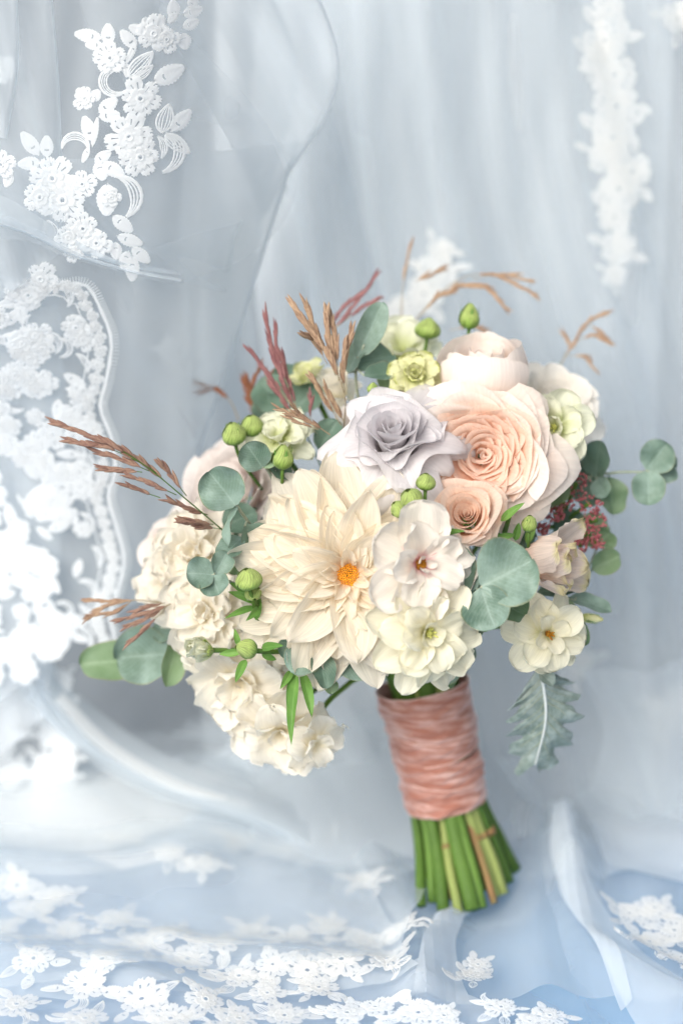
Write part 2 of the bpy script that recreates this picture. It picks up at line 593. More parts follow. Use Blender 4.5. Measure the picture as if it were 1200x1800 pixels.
def wrap(th, span, r0, Rt, z0, Ht, p=0.7, bulge=0.0, roll=0.0, uc=0.75, tip=0.0, drop=0.25, spiral=0.1, wave=0.02,
         corner=0.0, nu=12, nv=15, rnd=R, off=(0, 0)):
    """a rose petal: a piece of a cup round the axis, its rim rolled outward"""
    ph = rnd.uniform(0, 6.28)
    ph2 = rnd.uniform(0, 6.28)
    sd = rnd.uniform(0, 99)
    vs, uv = [], []
    for i in range(nu):
        u = i / (nu - 1)
        wu = 0.35 + 0.65 * math.sin(min(u * 1.15, 1.0) * math.pi / 2)
        for j in range(nv):
            v = -1 + 2 * j / (nv - 1)
            av = abs(v)
            hv = 1 - drop * av ** 3 + tip * math.exp(-(v / 0.3) ** 2) + wave * 1.2 * math.sin(2.3 * v + ph2) + 0.045 * noise.noise((v * 3.5 + sd, 1.7, sd)) + 0.02 * noise.noise((v * 9 + sd, 3.7, sd))
            ue = u * hv
            r = r0 + (Rt - r0) * max(ue, 0) ** p + bulge * Rt * math.sin(math.pi * min(ue, 1))
            z = z0 + (Ht - z0) * ue
            # rolled rim, strongest in the corners
            k = roll * (1 + corner * (math.exp(-((av - 0.55) / 0.25) ** 2) - 0.4))
            ucv = uc - 0.12 * av * av
            if u > ucv and k > 0:
                q = (u - ucv) / (1 - ucv) * 2.3
                r += k * math.sin(q) + k * 0.35 * q * (1 if q < 1.5 else 1)
                z -= k * (1 - math.cos(q)) * 0.75
            r *= 1 + spiral * v * (0.4 + 0.6 * u)
            r += wave * Rt * math.sin(3.1 * v + ph) * u * u * 1.5 + noise.noise((v * 1.4 + sd, u * 2, sd)) * Rt * 0.05 * u
            t = th + v * span * 0.5 * wu
            vs.append((r * math.cos(t) + off[0], r * math.sin(t) + off[1], z))
            uv.append((u, v * 0.5 + 0.5))
    return vs, grid_faces(nu, nv), uv

BIND = P(741, 1195, -0.125)            # where the stems are tied
FL = 'flowers of the bouquet'

def add_stem(root, quat, base_world, f, mat='stem', r=0.0016, target=None):
    tgt = target or BIND
    base_world = base_world - f * 0.003
    d = (tgt - base_world).length
    pts = bez(base_world, base_world - f * d * 0.3, tgt + Vector((0, 0, d * 0.35)), tgt, 9)
    inv = quat.inverted()
    loc = [inv @ (p - root.location) for p in pts]
    vs, fs, uv = tube(loc, r)
    return mesh('stem', vs, fs, M[mat], root, uv)

def flower_root(name, label, cat, px, py, dz, f, depth, roll=0.0, group=FL, stem=True, stem_r=0.0016):
    fv = V(*f)
    base = P(px, py, dz) - fv * depth
    q = facing_quat(fv, roll)
    r = thing(name, label, cat, base, q, group)
    if stem:
        add_stem(r, q, base, fv, r=stem_r)
    return r

def petal(root, data, mat, name='petal'):
    return mesh(name, data[0], data[1], M[mat], root, data[2])

def sphere_pts(c, r, n=1):
    """small octa-sphere -> verts, faces"""
    x, y, z = c
    vs = [(x + r, y, z), (x - r, y, z), (x, y + r, z), (x, y - r, z), (x, y, z + r), (x, y, z - r)]
    fs = [(0, 2, 4), (2, 1, 4), (1, 3, 4), (3, 0, 4), (2, 0, 5), (1, 2, 5), (3, 1, 5), (0, 3, 5)]
    return vs, fs

def beads(spots):
    VS, FS = [], []
    for c, r in spots:
        v, f = sphere_pts(c, r)
        o = len(VS)
        VS += v
        FS += [tuple(i + o for i in q) for q in f]
    return VS, FS

def calyx(root, z, r, L, n=5, mat='fresh'):
    for i in range(n):
        petal(root, blade(L, L * 0.35, -10, 15, cup=0.3, th=i * 6.283 / n + R.uniform(-.2, .2), r0=r * 0.2, z0=z, nu=7, nv=5, c=0.9), mat, 'sepal')

# ------------------------------------------------------------------ the setting: floor and wall
def box_mesh(name, lo, hi, mat):
    x0, y0, z0 = lo; x1, y1, z1 = hi
    vs = [(x0, y0, z0), (x1, y0, z0), (x1, y1, z0), (x0, y1, z0), (x0, y0, z1), (x1, y0, z1), (x1, y1, z1), (x0, y1, z1)]
    fs = [(0, 3, 2, 1), (4, 5, 6, 7), (0, 1, 5, 4), (1, 2, 6, 5), (2, 3, 7, 6), (3, 0, 4, 7)]
    return mesh(name, vs, fs, mat, smooth=False)

wall = box_mesh('wall', (-0.8, 1.60, -0.02), (0.8, 1.66, 0.95), M['wall'])
wall['kind'] = 'structure'

def floor_h(x, y):
    return 0.004 * noise.noise((x * 7, y * 7, 3.1)) + 0.002 * noise.noise((x * 19, y * 19, 1.1))

def sheet(name, fn, nx, ny, mat, parent=None):
    vs = []
    for i in range(nx):
        for j in range(ny):
            vs.append(fn(i / (nx - 1), j / (ny - 1)))
    return mesh(name, vs, grid_faces(nx, ny), mat, parent)

g = sheet('ground', lambda s, t: (-0.8 + 1.6 * s, 0.75 + 0.87 * t, -0.016), 4, 4, M['wall'])
g['kind'] = 'structure'
def cloth_pt(s, t):
    x = -0.8 + 1.6 * s
    back = 1.42 + 0.16 * ss((x + 0.10) / 0.16) + 0.02 * noise.noise((x * 6, 0, 7))
    y = 0.75 + (back - 0.75) * t
    return (x, y, -0.009 + 0.7 * floor_h(x, y))
BC = sheet('blue_cloth', cloth_pt, 90, 60, M['floor'])
BC['label'] = 'pale blue cloth lying under the tulle and the stem ends'
BC['category'] = 'cloth'

# ------------------------------------------------------------------ lace pieces, made in the plane of a cloth and laid on it
def lay(data, surf, s, t, ang, lift):
    """data: 2-D verts (a, b, h) -> laid on surf(s,t) at angle ang"""
    ca, sa = math.cos(ang), math.sin(ang)
    e = 0.001
    out = []
    for a, b, h in data:
        x = s + a * ca - b * sa
        y = t + a * sa + b * ca
        p = Vector(surf(x, y))
        n = (Vector(surf(x + e, y)) - p).cross(Vector(surf(x, y + e)) - p)
        n.normalize()
        if n.dot(CAM - p) < 0:
            n = -n
        out.append(p + n * (h + lift))
    return out

def l_leaf(L, W, rnd):
    vs, fs = [], []
    nu, nv = 19, 7
    for i in range(nu):
        u = i / (nu - 1)
        wd = W * 0.5 * (math.sin(math.pi * u ** 0.85) ** 0.75) * (1 + 0.06 * (-1) ** i)
        for j in range(nv):
            v = -1 + 2 * j / (nv - 1)
            h = 0.0002 * (1 - v * v) ** 0.5 + 0.00013 * (-1) ** i - (0.0002 if j == nv // 2 else 0)
            vs.append((min(1, u + 0.06 * abs(v)) * L, v * wd, h))
    for i in range(nu - 1):
        for j in range(nv - 1):
            if i == 6 and j in (2, 3):
                continue
            p = i * nv + j
            fs.append((p, p + 1, p + nv + 1, p + nv))
    return vs, fs

def strip(pts, w, h=0.00035):
    """raised cord along 2-D points"""
    vs, k = [], len(pts)
    for i in range(k):
        a = pts[max(i - 1, 0)]; b = pts[min(i + 1, k - 1)]
        dx, dy = b[0] - a[0], b[1] - a[1]
        l = math.hypot(dx, dy) or 1
        nx, ny = -dy / l, dx / l
        ww = w * (1 + 0.12 * (-1) ** i)
        for f, hh in ((-0.5, 0), (0, h), (0.5, 0)):
            vs.append((pts[i][0] + nx * ww * f, pts[i][1] + ny * ww * f, hh))
    return vs, grid_faces(k, 3)

def join(parts):
    V_, F_ = [], []
    for v, f in parts:
        o = len(V_)
        V_ += v
        F_ += [tuple(i + o for i in q) for q in f]
    return V_, F_

def l_open(L, W, rnd):
    ps = []
    for k in (1.0, 0.62, 0.25):
        for sg in (-1, 1):
            ps.append(strip([(L * u / 14, sg * k * W * 0.5 * math.sin(math.pi * (u / 14) ** 0.8) ** 0.8) for u in range(15)], L * 0.055 * (1.2 if k == 1 else 0.7)))
    return join(ps)

def l_scroll(Rr, a0, a1, rnd):
    ps = []
    for k, wd in ((1.0, .16), (0.82, .08), (0.66, .08), (0.5, .1)):
        pts = []
        for i in range(19):
            f = i / 18
            a = a0 + (a1 - a0) * f
            rr = Rr * (1 + (k - 1) * math.sin(math.pi * f) ** 0.8)
            pts.append((rr * math.cos(a), rr * math.sin(a)))
        ps.append(strip(pts, Rr * wd))
    return join(ps)

def l_flower(Rr, n, rnd):
    """five or six stitched petals with slits between the stitches, a smaller whorl on top"""
    ph = rnd.uniform(0, 6.28)
    parts = []
    for layer, sc_ in ((0, 1.0), (1, 0.58)):
        for k in range(n):
            a = ph + (k + 0.5 * layer) * 6.283 / n + rnd.uniform(-.1, .1)
            L = Rr * sc_ * rnd.uniform(0.82, 1.1)
            nu, nv = 6, 15
            vs, fs = [], []
            sp = 6.283 / n * 0.56
            for i in range(nu):
                u = (0.16, 0.3, 0.5, 0.72, 0.88, 1.0)[i]
                for j in range(nv):
                    v = -1 + 2 * j / (nv - 1)
                    rr = u * L * (1 - 0.30 * v ** 4) * (1 + (0.03 * (-1) ** j if i == nu - 1 else 0))
                    q = a + v * sp * (0.62 + 0.34 * math.sin(u * 2.2))
                    h = 0.00015 * (1 - v * v) + 0.00014 * ((-1) ** j) * u + 0.0003 * layer + (0.0002 if i == nu - 2 else 0)
                    vs.append((rr * math.cos(q), rr * math.sin(q), h))
            for i in range(nu - 1):
                for j in range(nv - 1):
                    if i in (1, 2) and j in (4, 9) and layer == 0:
                        continue                       # open slit between stitches
                    if i == nu - 2 and j == 7:
                        continue
                    p = i * nv + j
                    fs.append((p, p + 1, p + nv + 1, p + nv))
            parts.append((vs, fs))
    ring = [(Rr * 0.15 * math.cos(q * 0.5236), Rr * 0.15 * math.sin(q * 0.5236)) for q in range(13)]
    v, f = strip(ring, Rr * 0.10, 0.0003)
    parts.append(([(a, b, c + 0.0005) for a, b, c in v], f))
    return join(parts)

def put_lace(parent, kind, data, surf, s, t, ang, lift=0.0006, mat='lace'):
    pl = [p - parent.location for p in lay(data[0], surf, s, t, ang, lift)]
    return mesh(kind, pl, data[1], M[mat], parent)

def solve_hang(px, py, Yf):
    d = ray(px, py)
    Y = 1.35
    for _ in range(12):
        k = Y / d.y
        x, z = d.x * k, CAMZ + d.z * k
        Y = Yf(x, z)
    return x, z

def solve_floor(px, py, Zf):
    d = ray(px, py)
    Z = 0.0
    for _ in range(8):
        k = (Z - CAMZ) / d.z
        x, y = d.x * k, d.y * k
        Z = Zf(x, y)
    return x, y

# ------------------------------------------------------------------ back curtain of gathered tulle
CURT_Y = 1.475
CUR = thing('tulle_curtain', 'gathered white tulle hanging in vertical folds behind the bouquet', 'curtain', (0, CURT_Y, 0))
def curtain_fn(k, x0, x1, amp, ybase, seed, drift, reach):
    rr = random.Random(seed)
    fr = [(rr.uniform(22, 34), rr.uniform(0, 6.3), 0.8), (rr.uniform(60, 90), rr.uniform(0, 6.3), 0.45), (rr.uniform(130, 190), rr.uniform(0, 6.3), 0.36), (rr.uniform(260, 380), rr.uniform(0, 6.3), 0.14)]
    ZT = 0.66
    RC = 0.11                                  # the cloth turns onto the floor in a wide curve
    arc = RC * math.pi / 2
    total = (ZT - RC) + arc + reach
    def fn(s, t):
        xl = x0 + (0.0 if x0 < -0.3 else 0.03 * noise.noise((t * 3.1, seed, 5.5)) - 0.02 * t)
        x = xl + (x1 - xl) * s
        edge = 1 + 0.25 * noise.noise((x * 9, seed, 0.3)) if reach > 0 else 1
        d = t * ((ZT - RC) + arc + reach * edge)
        if d < ZT - RC:
            z, fwd, q = ZT - d, 0.0, 0.0
        elif d < ZT - RC + arc:
            an = (d - (ZT - RC)) / RC
            z, fwd, q = RC * (1 - math.sin(an)), RC * (1 - math.cos(an)), math.sin(an)
        else:
            z, fwd, q = 0.0, RC + (d - (ZT - RC) - arc), 1.0
        fall = min(d, ZT)
        fan = 1 + 0.5 * fall
        xf = (x - 0.05) / fan + drift * fall + 0.02 * noise.noise((x * 3, fall * 4, seed + 2))
        wv = sum(a * math.sin(w_ * xf + p_ + 1.5 * fall) for w_, p_, a in fr) * amp * (0.5 + 1.0 * fall)
        wv += 0.010 * noise.noise((x * 4, fall * 3, seed))
        y = ybase - CURT_Y - fwd + wv * (1 - q)
        return (x, y, z + (0.002 + 0.0015 * k) + 0.5 * abs(wv) * q * (0.8 if fwd > RC else 1))
    return fn
for k, (x0, x1, mt, amp, yb, sd_, dr, rc) in enumerate([
        (-0.42, 0.42, 'tulle', 0.012, 1.540, 3, 0.05, 0.0),
        (-0.062, 0.40, 'tulle_dense', 0.016, 1.515, 5, -0.10, 0.03),
        (-0.035, 0.20, 'tulle_dense', 0.010, 1.500, 13, 0.12, 0.02),
        (-0.070, 0.42, 'tulle', 0.015, 1.488, 23, -0.16, 0.05),
        (-0.055, 0.42, 'tulle_thin', 0.016, 1.466, 11, -0.22, 0.18)]):
    sheet('tulle_layer', curtain_fn(k, x0, x1, amp, yb, sd_, dr, rc), 260, 60, M[mt], CUR)

def curt_surf(x, z):
    return (x, 1.470 + 0.004 * math.sin(40 * x), z)
lr = random.Random(5)
def lace_spot(root, surf, solve, px, py, size, ang, rnd, mat='lace', nleaf=4, scroll=True, lift=0.0006, flower=True):
    """one flower with its leaves and scrolls; size in metres"""
    s, t = solve(px, py)
    sub = bpy.data.objects.new('lace_applique', None)
    col.objects.link(sub)
    sub.empty_display_size = 0.005
    sub.parent = root
    base = Vector(surf(s, t))
    sub.location = base - root.location
    class PP: pass
    def put(kind, data, a, b, an, l=lift):
        pl = [p - base for p in lay(data[0], surf, a, b, an, l)]
        return mesh(kind, pl, data[1], M[mat], sub)
    if flower:
        put('lace_flower', l_flower(size, rnd.choice((5, 6)), rnd), s, t, ang, lift + 0.0006)
    for i in range(nleaf):
        a = ang + i * 6.283 / nleaf + rnd.uniform(-.5, .5)
        L = size * rnd.uniform(0.8, 1.15)
        d = size * 0.72
        fn = l_open if rnd.random() < 0.25 else l_leaf
        put('lace_leaf', fn(L, L * rnd.uniform(0.4, 0.55), rnd), s + d * math.cos(a), t + d * math.sin(a), a + rnd.uniform(-.4, .4))
    if scroll:
        a = rnd.uniform(0, 6.28)
        put('lace_scroll', l_scroll(size * 0.6, 0.3, 3.3, rnd), s + size * 1.2 * math.cos(a), t + size * 1.2 * math.sin(a), a)
    return sub

csolve = lambda px, py: solve_hang(px, py, lambda x, z: curt_surf(x, z)[1])
# lace strip hanging on the curtain, and a sprig of lace behind the flowers
for px, py, sz in [(1068, 15, .010), (1060, 70, .013), (1050, 95, .010), (1078, 130, .014), (1082, 185, .014), (1075, 240, .015), (1060, 270, .012), (1110, 300, .014),
                   (1085, 330, .015), (1078, 380, .012), (1088, 430, .012), (1078, 480, .008), (1190, 30, .010),
                   (775, 440, .009), (768, 480, .013), (745, 515, .013), (705, 545, .011), (690, 575, .010), (1010, 1165, .013), (1165, 1270, .016), (1195, 1240, .016)]:
    lace_spot(CUR, curt_surf, csolve, px, py, sz, lr.uniform(0, 6), lr, 'lace_far', nleaf=3, scroll=False)

# ------------------------------------------------------------------ bridal veil hanging on one side
VE = thing('bridal_veil', 'sheer bridal veil edged with white floral lace, draped beside the bouquet', 'veil', (-0.15, 1.33, 0))
def veil_y(x, z):
    # upper swag comes forward, lower part falls back
    k = ss((0.44 - z) / 0.25)
    return 1.300 + 0.055 * k + 0.003 * math.sin(55 * x + 6 * z) * (1 - 0.3 * k) + 0.006 * noise.noise((x * 9, z * 6, 4.0)) + 0.07 * ss((x + 0.13) / 0.12)
def veil_surf(x, z):
    return (x, veil_y(x, z), z)
vsolve = lambda px, py: solve_hang(px, py, veil_y)

def pix_edge(pts):
    return smooth_line([Vector((a, b, 0)) for a, b in pts], 40)

def veil_panel(left, right, mat, dy=0.0, ns=70, nt=80, ripple=0.0, rf=60.0, seed=1.0, curl=0.005, curl_b=0.0, slope=0.25):
    """cloth between two edges (each a list of photo points, top to bottom), hung on the veil surface; the edge rolls back on itself"""
    Ls, Rs = pix_edge(left), pix_edge(right)
    rows = []
    for i in range(ns):
        fi = i / (ns - 1) * 40
        k = min(int(fi), 39)
        a = Ls[k].lerp(Ls[k + 1], fi - k)
        b = Rs[k].lerp(Rs[k + 1], fi - k)
        row = []
        for j in range(nt):
            f = (j / (nt - 1)) ** 0.8
            q = a.lerp(b, f)
            x, z = solve_hang(q.x, q.y, lambda x, z: veil_y(x, z) + dy)
            y = veil_y(x, z) + dy + ripple * (math.sin(rf * (x + slope * z) + seed + 3 * noise.noise((x * 6, z * 4, seed))) + 0.4 * math.sin(2.7 * rf * (x + slope * z) + 5 * noise.noise((x * 9, z * 6, seed + 3))))
            row.append(Vector((x, y, z)))
        # roll the outer edge back round a small cylinder
        if curl > 0:
            e = row[-1]
            for j in range(nt):
                d = (e - row[j])
                dist = math.hypot(d.x, d.z)
                if dist < curl * 2.2:
                    an = (1 - dist / (curl * 2.2)) * 2.6
                    bx = row[j].x + (d.x) - (d.x / max(dist, 1e-6)) * curl * 2.2 if dist > 1e-6 else e.x
                    ux, uz = (d.x / dist, d.z / dist) if dist > 1e-6 else row_u
                    row_u = (ux, uz)
                    sx = e.x - ux * curl * 2.2
                    sz = e.z - uz * curl * 2.2
                    row[j] = Vector((sx + ux * curl * math.sin(an), row[j].y + curl * (1 - math.cos(an)), sz + uz * curl * math.sin(an)))
        rows.append(row)
    if curl_b > 0:
        n_ = 14
        last = rows[-1]
        prev = rows[-6]
        for m in range(1, n_):
            an = m / (n_ - 1) * 3.0
            new = []
            for p, p0 in zip(last, prev):
                d = p - p0
                l = math.hypot(d.x, d.z) or 1
                new.append(Vector((p.x + d.x / l * curl_b * math.sin(an), p.y + curl_b * (1 - math.cos(an)), p.z + d.z / l * curl_b * math.sin(an))))
            rows.append(new)
    vs = [p - VE.location for r in rows for p in r]
    return mesh('tulle_layer', vs, grid_faces(len(rows), nt), M[mat], VE)

# upper swag that carries the big applique, its hem rolled under at the bottom
SW_L, SW_R = [(-120, -60), (-120, 150), (-120, 380)], [(255, -60), (400, 120), (318, 500)]
veil_panel([(-120, -60), (-60, 200), (-30, 395), (60, 425), (130, 455), (300, 500)], [(240, -60), (330, 60), (450, 190), (520, 330), (450, 440), (318, 500)], 'tulle_thin', 0.0, ripple=0.0015, curl=0.0)
HEM = [(-110, 380), (0, 402), (60, 424), (130, 456), (220, 482), (318, 502)]
HUP = [(a, b - (60 - 58 * max(0, a) / 318)) for a, b in HEM]
veil_panel(list(reversed(HUP)), list(reversed(HEM)), 'tulle', -0.002, 60, 30, 0.0008, 150, 2.2, curl=0.0035)
veil_panel(list(reversed([(a, b - 26 + max(0, a) * .08) for a, b in HEM])), list(reversed([(a, b + 3) for a, b in HEM])), 'tulle', -0.005, 60, 24, 0.0006, 200, 3.2, curl=0.0022)
# folds beside and behind it
veil_panel([(-100, -60), (-100, 250), (-100, 600)], [(105, -60), (122, 160), (128, 430)], 'tulle', 0.012, ripple=0.004, rf=120, seed=3)
veil_panel([(-20, -60), (-5, 80), (-6, 240)], [(42, -60), (40, 120), (24, 245)], 'tulle', -0.004, 40, 30, 0.002, 200, 4, curl=0.003)
veil_panel([(235, -60), (330, 120), (430, 300)], [(560, -60), (612, 150), (470, 400)], 'tulle', 0.02, ripple=0.005, rf=70, seed=5, slope=0.6)
veil_panel([(300, -60), (420, 120), (440, 330)], [(470, -60), (540, 140), (455, 420)], 'tulle_thin', 0.028, ripple=0.004, rf=90, seed=5.5, slope=0.8)
veil_panel([(120, -60), (160, 60), (250, 180)], [(300, -60), (380, 120), (470, 240)], 'tulle_thin', 0.03, ripple=0.004, rf=90, seed=5.7, slope=-0.6, curl=0.0)
# long panel behind that carries the scalloped lace
veil_panel([(-140, 300), (-140, 800), (-140, 1330)], [(545, 250), (430, 610), (290, 1020)], 'tulle', 0.02, 90, 90, 0.004, 50, 6, curl=0.005, slope=0.45)
veil_panel([(200, 420), (215, 800), (190, 1150)], [(520, 320), (395, 650), (235, 1150)], 'tulle_thin', 0.028, 70, 60, 0.005, 80, 7, curl=0.004, slope=0.5)
veil_panel([(-140, 470), (-140, 800), (-140, 1430)], [(120, 500), (130, 850), (100, 1250)], 'tulle_dense', 0.03, 70, 40, 0.004, 80, 8)
veil_panel([(260, 440), (300, 470), (330, 500)], [(445, 380), (430, 430), (420, 520)], 'tulle_thin', 0.012, 40, 40, 0.004, 60, 9, slope=1.5)

AP = bpy.data.objects.new('lace_applique', None)
col.objects.link(AP)
AP.parent = VE
AP['label'] = 'sharp white embroidered spray of flowers and leaves on the upper swag'
apbase = Vector(veil_surf(*vsolve(190, 250)))
AP.location = apbase - VE.location
def ap_put(kind, data, s, t, ang, lift=0.0008):
    pl = [p - apbase for p in lay(data[0], veil_surf, s, t, ang, lift)]
    return mesh(kind, pl, data[1], M['lace'], AP)
def ap_leaf(x0, y0, x1, y1, w_, opn=False):
    s0, t0 = vsolve(x0, y0); s1, t1 = vsolve(x1, y1)
    L = math.hypot(s1 - s0, t1 - t0)
    d = (l_open if opn else l_leaf)(L, w_ * K, lr)
    ap_put('lace_leaf', d, s0, t0, math.atan2(t1 - t0, s1 - s0))
for x, y, r_, n in [(193, 101, 30, 5), (268, 58, 32, 5), (290, 68, 24, 5), (245, 172, 38, 6), (226, 240, 42, 6), (245, 275, 38, 6), (92, 312, 42, 6), (110, 350, 48, 6), (70, 345, 34, 5),
                    (146, 400, 34, 6), (170, 425, 30, 5), (120, 415, 26, 5), (150, 172, 22, 5), (145, 322, 26, 5), (2, 288, 26, 5), (130, 440, 22, 5), (5, 120, 26, 5), (196, 345, 20, 5)]:
    s, t = vsolve(x, y)
    ap_put('lace_flower', l_flower(r_ * K, n, lr), s, t, lr.uniform(0, 6), 0.0014)
for q in [(182, 66, 131, 58, 24), (190, 80, 190, 40, 24), (183, 78, 150, 78, 18), (240, 85, 212, 52, 22), (258, 58, 226, 45, 20), (262, 48, 252, 30, 20), (285, 45, 280, 28, 18), (305, 35, 302, -2, 22), (318, 25, 355, 14, 24),
          (318, 48, 348, 35, 22), (318, 55, 326, 86, 24), (330, 12, 345, -6, 20), (266, 145, 322, 116, 34), (297, 232, 334, 192, 28), (172, 198, 206, 172, 24), (172, 204, 211, 200, 24), (165, 250, 148, 203, 26), (162, 260, 172, 205, 12),
          (70, 274, 38, 231, 26), (82, 278, 82, 237, 24), (74, 284, 31, 288, 24), (190, 318, 187, 378, 38), (196, 376, 232, 406, 26), (203, 412, 250, 428, 24), (203, 422, 204, 455, 22),
          (230, 432, 262, 460, 24), (232, 446, 232, 493, 26), (226, 438, 214, 470, 22), (178, 284, 218, 308, 26), (172, 280, 182, 316, 28), (165, 285, 195, 265, 20), (20, 300, 10, 328, 18), (310, 20, 295, 40, 16),
          (155, 175, 135, 155, 22), (160, 178, 175, 157, 20), (240, 70, 222, 110, 12), (222, 108, 222, 135, 12), (158, 255, 145, 285, 12)]:
    ap_leaf(*q)
for q in [(226, 134, 268, 90, 26), (234, 138, 268, 114, 18), (283, 232, 296, 182, 28), (92, 418, 84, 386, 26), (58, 408, 45, 384, 30), (290, 236, 332, 268, 22)]:
    ap_leaf(*q, opn=True)
for x, y, r_, a0, a1 in [(200, 143, 25, 0.8, 5.6), (133, 256, 24, -0.3, 3.3), (288, 268, 34, -1.7, 1.5), (210, 345, 38, -1.3, 1.7), (270, 260, 22, -1, 1.3)]:
    s, t = vsolve(x, y)
    ap_put('lace_scroll', l_scroll(r_ * K, a0, a1, lr), s, t, 0)

# scalloped lace border lower down
def band_surf(x, z):
    return (x, veil_y(x, z) + 0.012, z)
bsolve = lambda px, py: solve_hang(px, py, lambda x, z: veil_y(x, z) + 0.012)
BD = bpy.data.objects.new('lace_border', None)
col.objects.link(BD)
BD.parent = VE
BD['label'] = 'wide scalloped lace border with fringed edge'
bdbase = Vector(band_surf(*bsolve(120, 850)))
BD.location = bdbase - VE.location
def bd_put(kind, data, s, t, ang, lift=0.0006):
    pl = [p - bdbase for p in lay(data[0], band_surf, s, t, ang, lift)]
    return mesh(kind, pl, data[1], M['lace'], BD)
edge = pix_edge([(98, 502), (150, 500), (178, 545), (196, 600), (186, 670), (176, 715), (196, 770), (202, 830), (190, 870), (206, 930), (218, 985), (206, 1040), (192, 1080), (200, 1120), (188, 1165)])
for off, wd in ((0, .0018), (-40, .0008)):
    st_ = [bsolve(q.x + off, q.y + (abs(off) * 0.5 if i < 5 else 0)) for i, q in enumerate(edge)]
    c0 = st_[0]
    bd_put('scallop_cord', strip([(a - c0[0], b - c0[1]) for a, b in st_], wd, 0.0003), c0[0], c0[1], 0)
for i in range(0, len(edge), 1):
    q = edge[i]
    s_, t_ = bsolve(q.x - 20 + lr.uniform(-3, 3), q.y + 4)
    bd_put('lace_rosette', l_flower(lr.uniform(12, 17) * K, 5, lr), s_, t_, 0, 0.0008)
# fringe of fine threads along the edge
fr_parts = []
st_ = [bsolve(q.x, q.y) for q in smooth_line([Vector((q.x, q.y, 0)) for q in edge], 170)]
for i in range(1, len(st_) - 1):
    dx, dy = st_[i + 1][0] - st_[i - 1][0], st_[i + 1][1] - st_[i - 1][1]
    l = math.hypot(dx, dy) or 1
    nx, ny = -dy / l, dx / l
    ln = 0.0042
    fr_parts.append(strip([(st_[i][0], st_[i][1]), (st_[i][0] + nx * ln, st_[i][1] + ny * ln)], 0.0004, 0.0002))
fj = join(fr_parts)
fo = bd_put('lace_fringe', fj, 0, 0, 0)
fo['kind'] = 'stuff'
for k in range(len(edge) // 3):
    q = edge[k * 3 + 1]
    s, t = bsolve(q.x - 58, q.y + 6)
    bd_put('lace_scroll', l_scroll(24 * K, lr.uniform(-1.2, -.6), lr.uniform(1.2, 2.2), lr), s, t, 0)
for i in range(150):
    py = lr.uniform(470, 1190)
    px = lr.uniform(-20, 128 + (18 if 560 < py < 1150 else -20))
    if 525 < py < 600 and px > 85 and px < 125 and lr.random() < .8:
        continue
    s, t = bsolve(px, py)
    c = lr.random()
    if c < .6:
        bd_put('lace_flower', l_flower(lr.uniform(20, 34) * K, lr.choice((5, 6)), lr), s, t, 0, 0.001)
    elif c < .85:
        L = lr.uniform(40, 60) * K
        bd_put('lace_leaf', l_leaf(L, L * .45, lr), s, t, lr.uniform(0, 6.28))
    else:
        bd_put('lace_scroll', l_scroll(lr.uniform(18, 26) * K, 0, 3.6, lr), s, t, lr.uniform(0, 6.28))
# small lace leaf at the far side of the panel
for q in [(300, 610), (315, 640), (330, 670)]:
    lace_spot(VE, lambda x, z: (x, veil_y(x, z) + 0.06, z), lambda px, py: solve_hang(px, py, lambda x, z: veil_y(x, z) + 0.06), q[0], q[1], 0.007, 1.0, lr, nleaf=3, scroll=False)

# ------------------------------------------------------------------ tulle train heaped on the floor
TR = thing('tulle_train', 'white tulle train with lace appliques heaped over the blue cloth', 'train', (0, 1.2, 0))
RIDGES = []
flat = lambda px, py: solve_floor(px, py, lambda x, y: 0.006)
def ridge(pts, h, wdt):
    q = [Vector((*flat(a, b), 0)) for a, b in pts]
    RIDGES.append((smooth_line(q, 60), h, wdt))
ridge([(420, 1300), (560, 1450), (690, 1600), (735, 1770)], 0.006, 0.010)
ridge([(985, 1500), (1000, 1590), (1040, 1700), (1200, 1800)], 0.016, 0.016)
ridge([(930, 1430), (985, 1480), (1000, 1570)], 0.010, 0.014)
ridge([(800, 1625), (760, 1700), (740, 1800)], 0.011, 0.012)
ridge([(-100, 1460), (100, 1450), (350, 1440)], 0.016, 0.05)
ridge([(-100, 1570), (150, 1580), (330, 1570)], 0.011, 0.03)
ridge([(780, 1650), (880, 1640), (960, 1600), (1040, 1560)], 0.004, 0.006)
ridge([(870, 1630), (920, 1690), (1000, 1730)], 0.004, 0.005)
ridge([(940, 1710), (1010, 1760), (1060, 1820)], 0.004, 0.005)
ridge([(300, 1710), (420, 1730), (640, 1750)], 0.006, 0.014)
ridge([(-80, 1730), (140, 1750), (330, 1800)], 0.008, 0.016)
# cached height field
GX, GY = np.linspace(-0.5, 0.5, 190), np.linspace(0.82, 1.56, 150)
_h = np.zeros((190, 150))
for i, x in enumerate(GX):
    for j, y in enumerate(GY):
        _h[i, j] = 0.004 + floor_h(x, y) + 0.003 * abs(noise.noise((x * 16, y * 16, 8.8)))
XX, YY = np.meshgrid(GX, GY, indexing='ij')
for pl, h, wd in RIDGES:
    dd = np.full(XX.shape, 9.0)
    for p in pl:
        dd = np.minimum(dd, (XX - p.x) ** 2 + (YY - p.y) ** 2)
    _h += h * np.exp(-dd / (wd * wd))
def train_z(x, y):
    fx = min(max((x - GX[0]) / (GX[1] - GX[0]), 0), 188.999)
    fy = min(max((y - GY[0]) / (GY[1] - GY[0]), 0), 148.999)
    i, j = int(fx), int(fy)
    a, b = fx - i, fy - j
    return float(_h[i, j] * (1 - a) * (1 - b) + _h[i + 1, j] * a * (1 - b) + _h[i, j + 1] * (1 - a) * b + _h[i + 1, j + 1] * a * b)
def train_surf(x, y):
    return (x, y, train_z(x, y))
tsolve = lambda px, py: solve_floor(px, py, train_z)
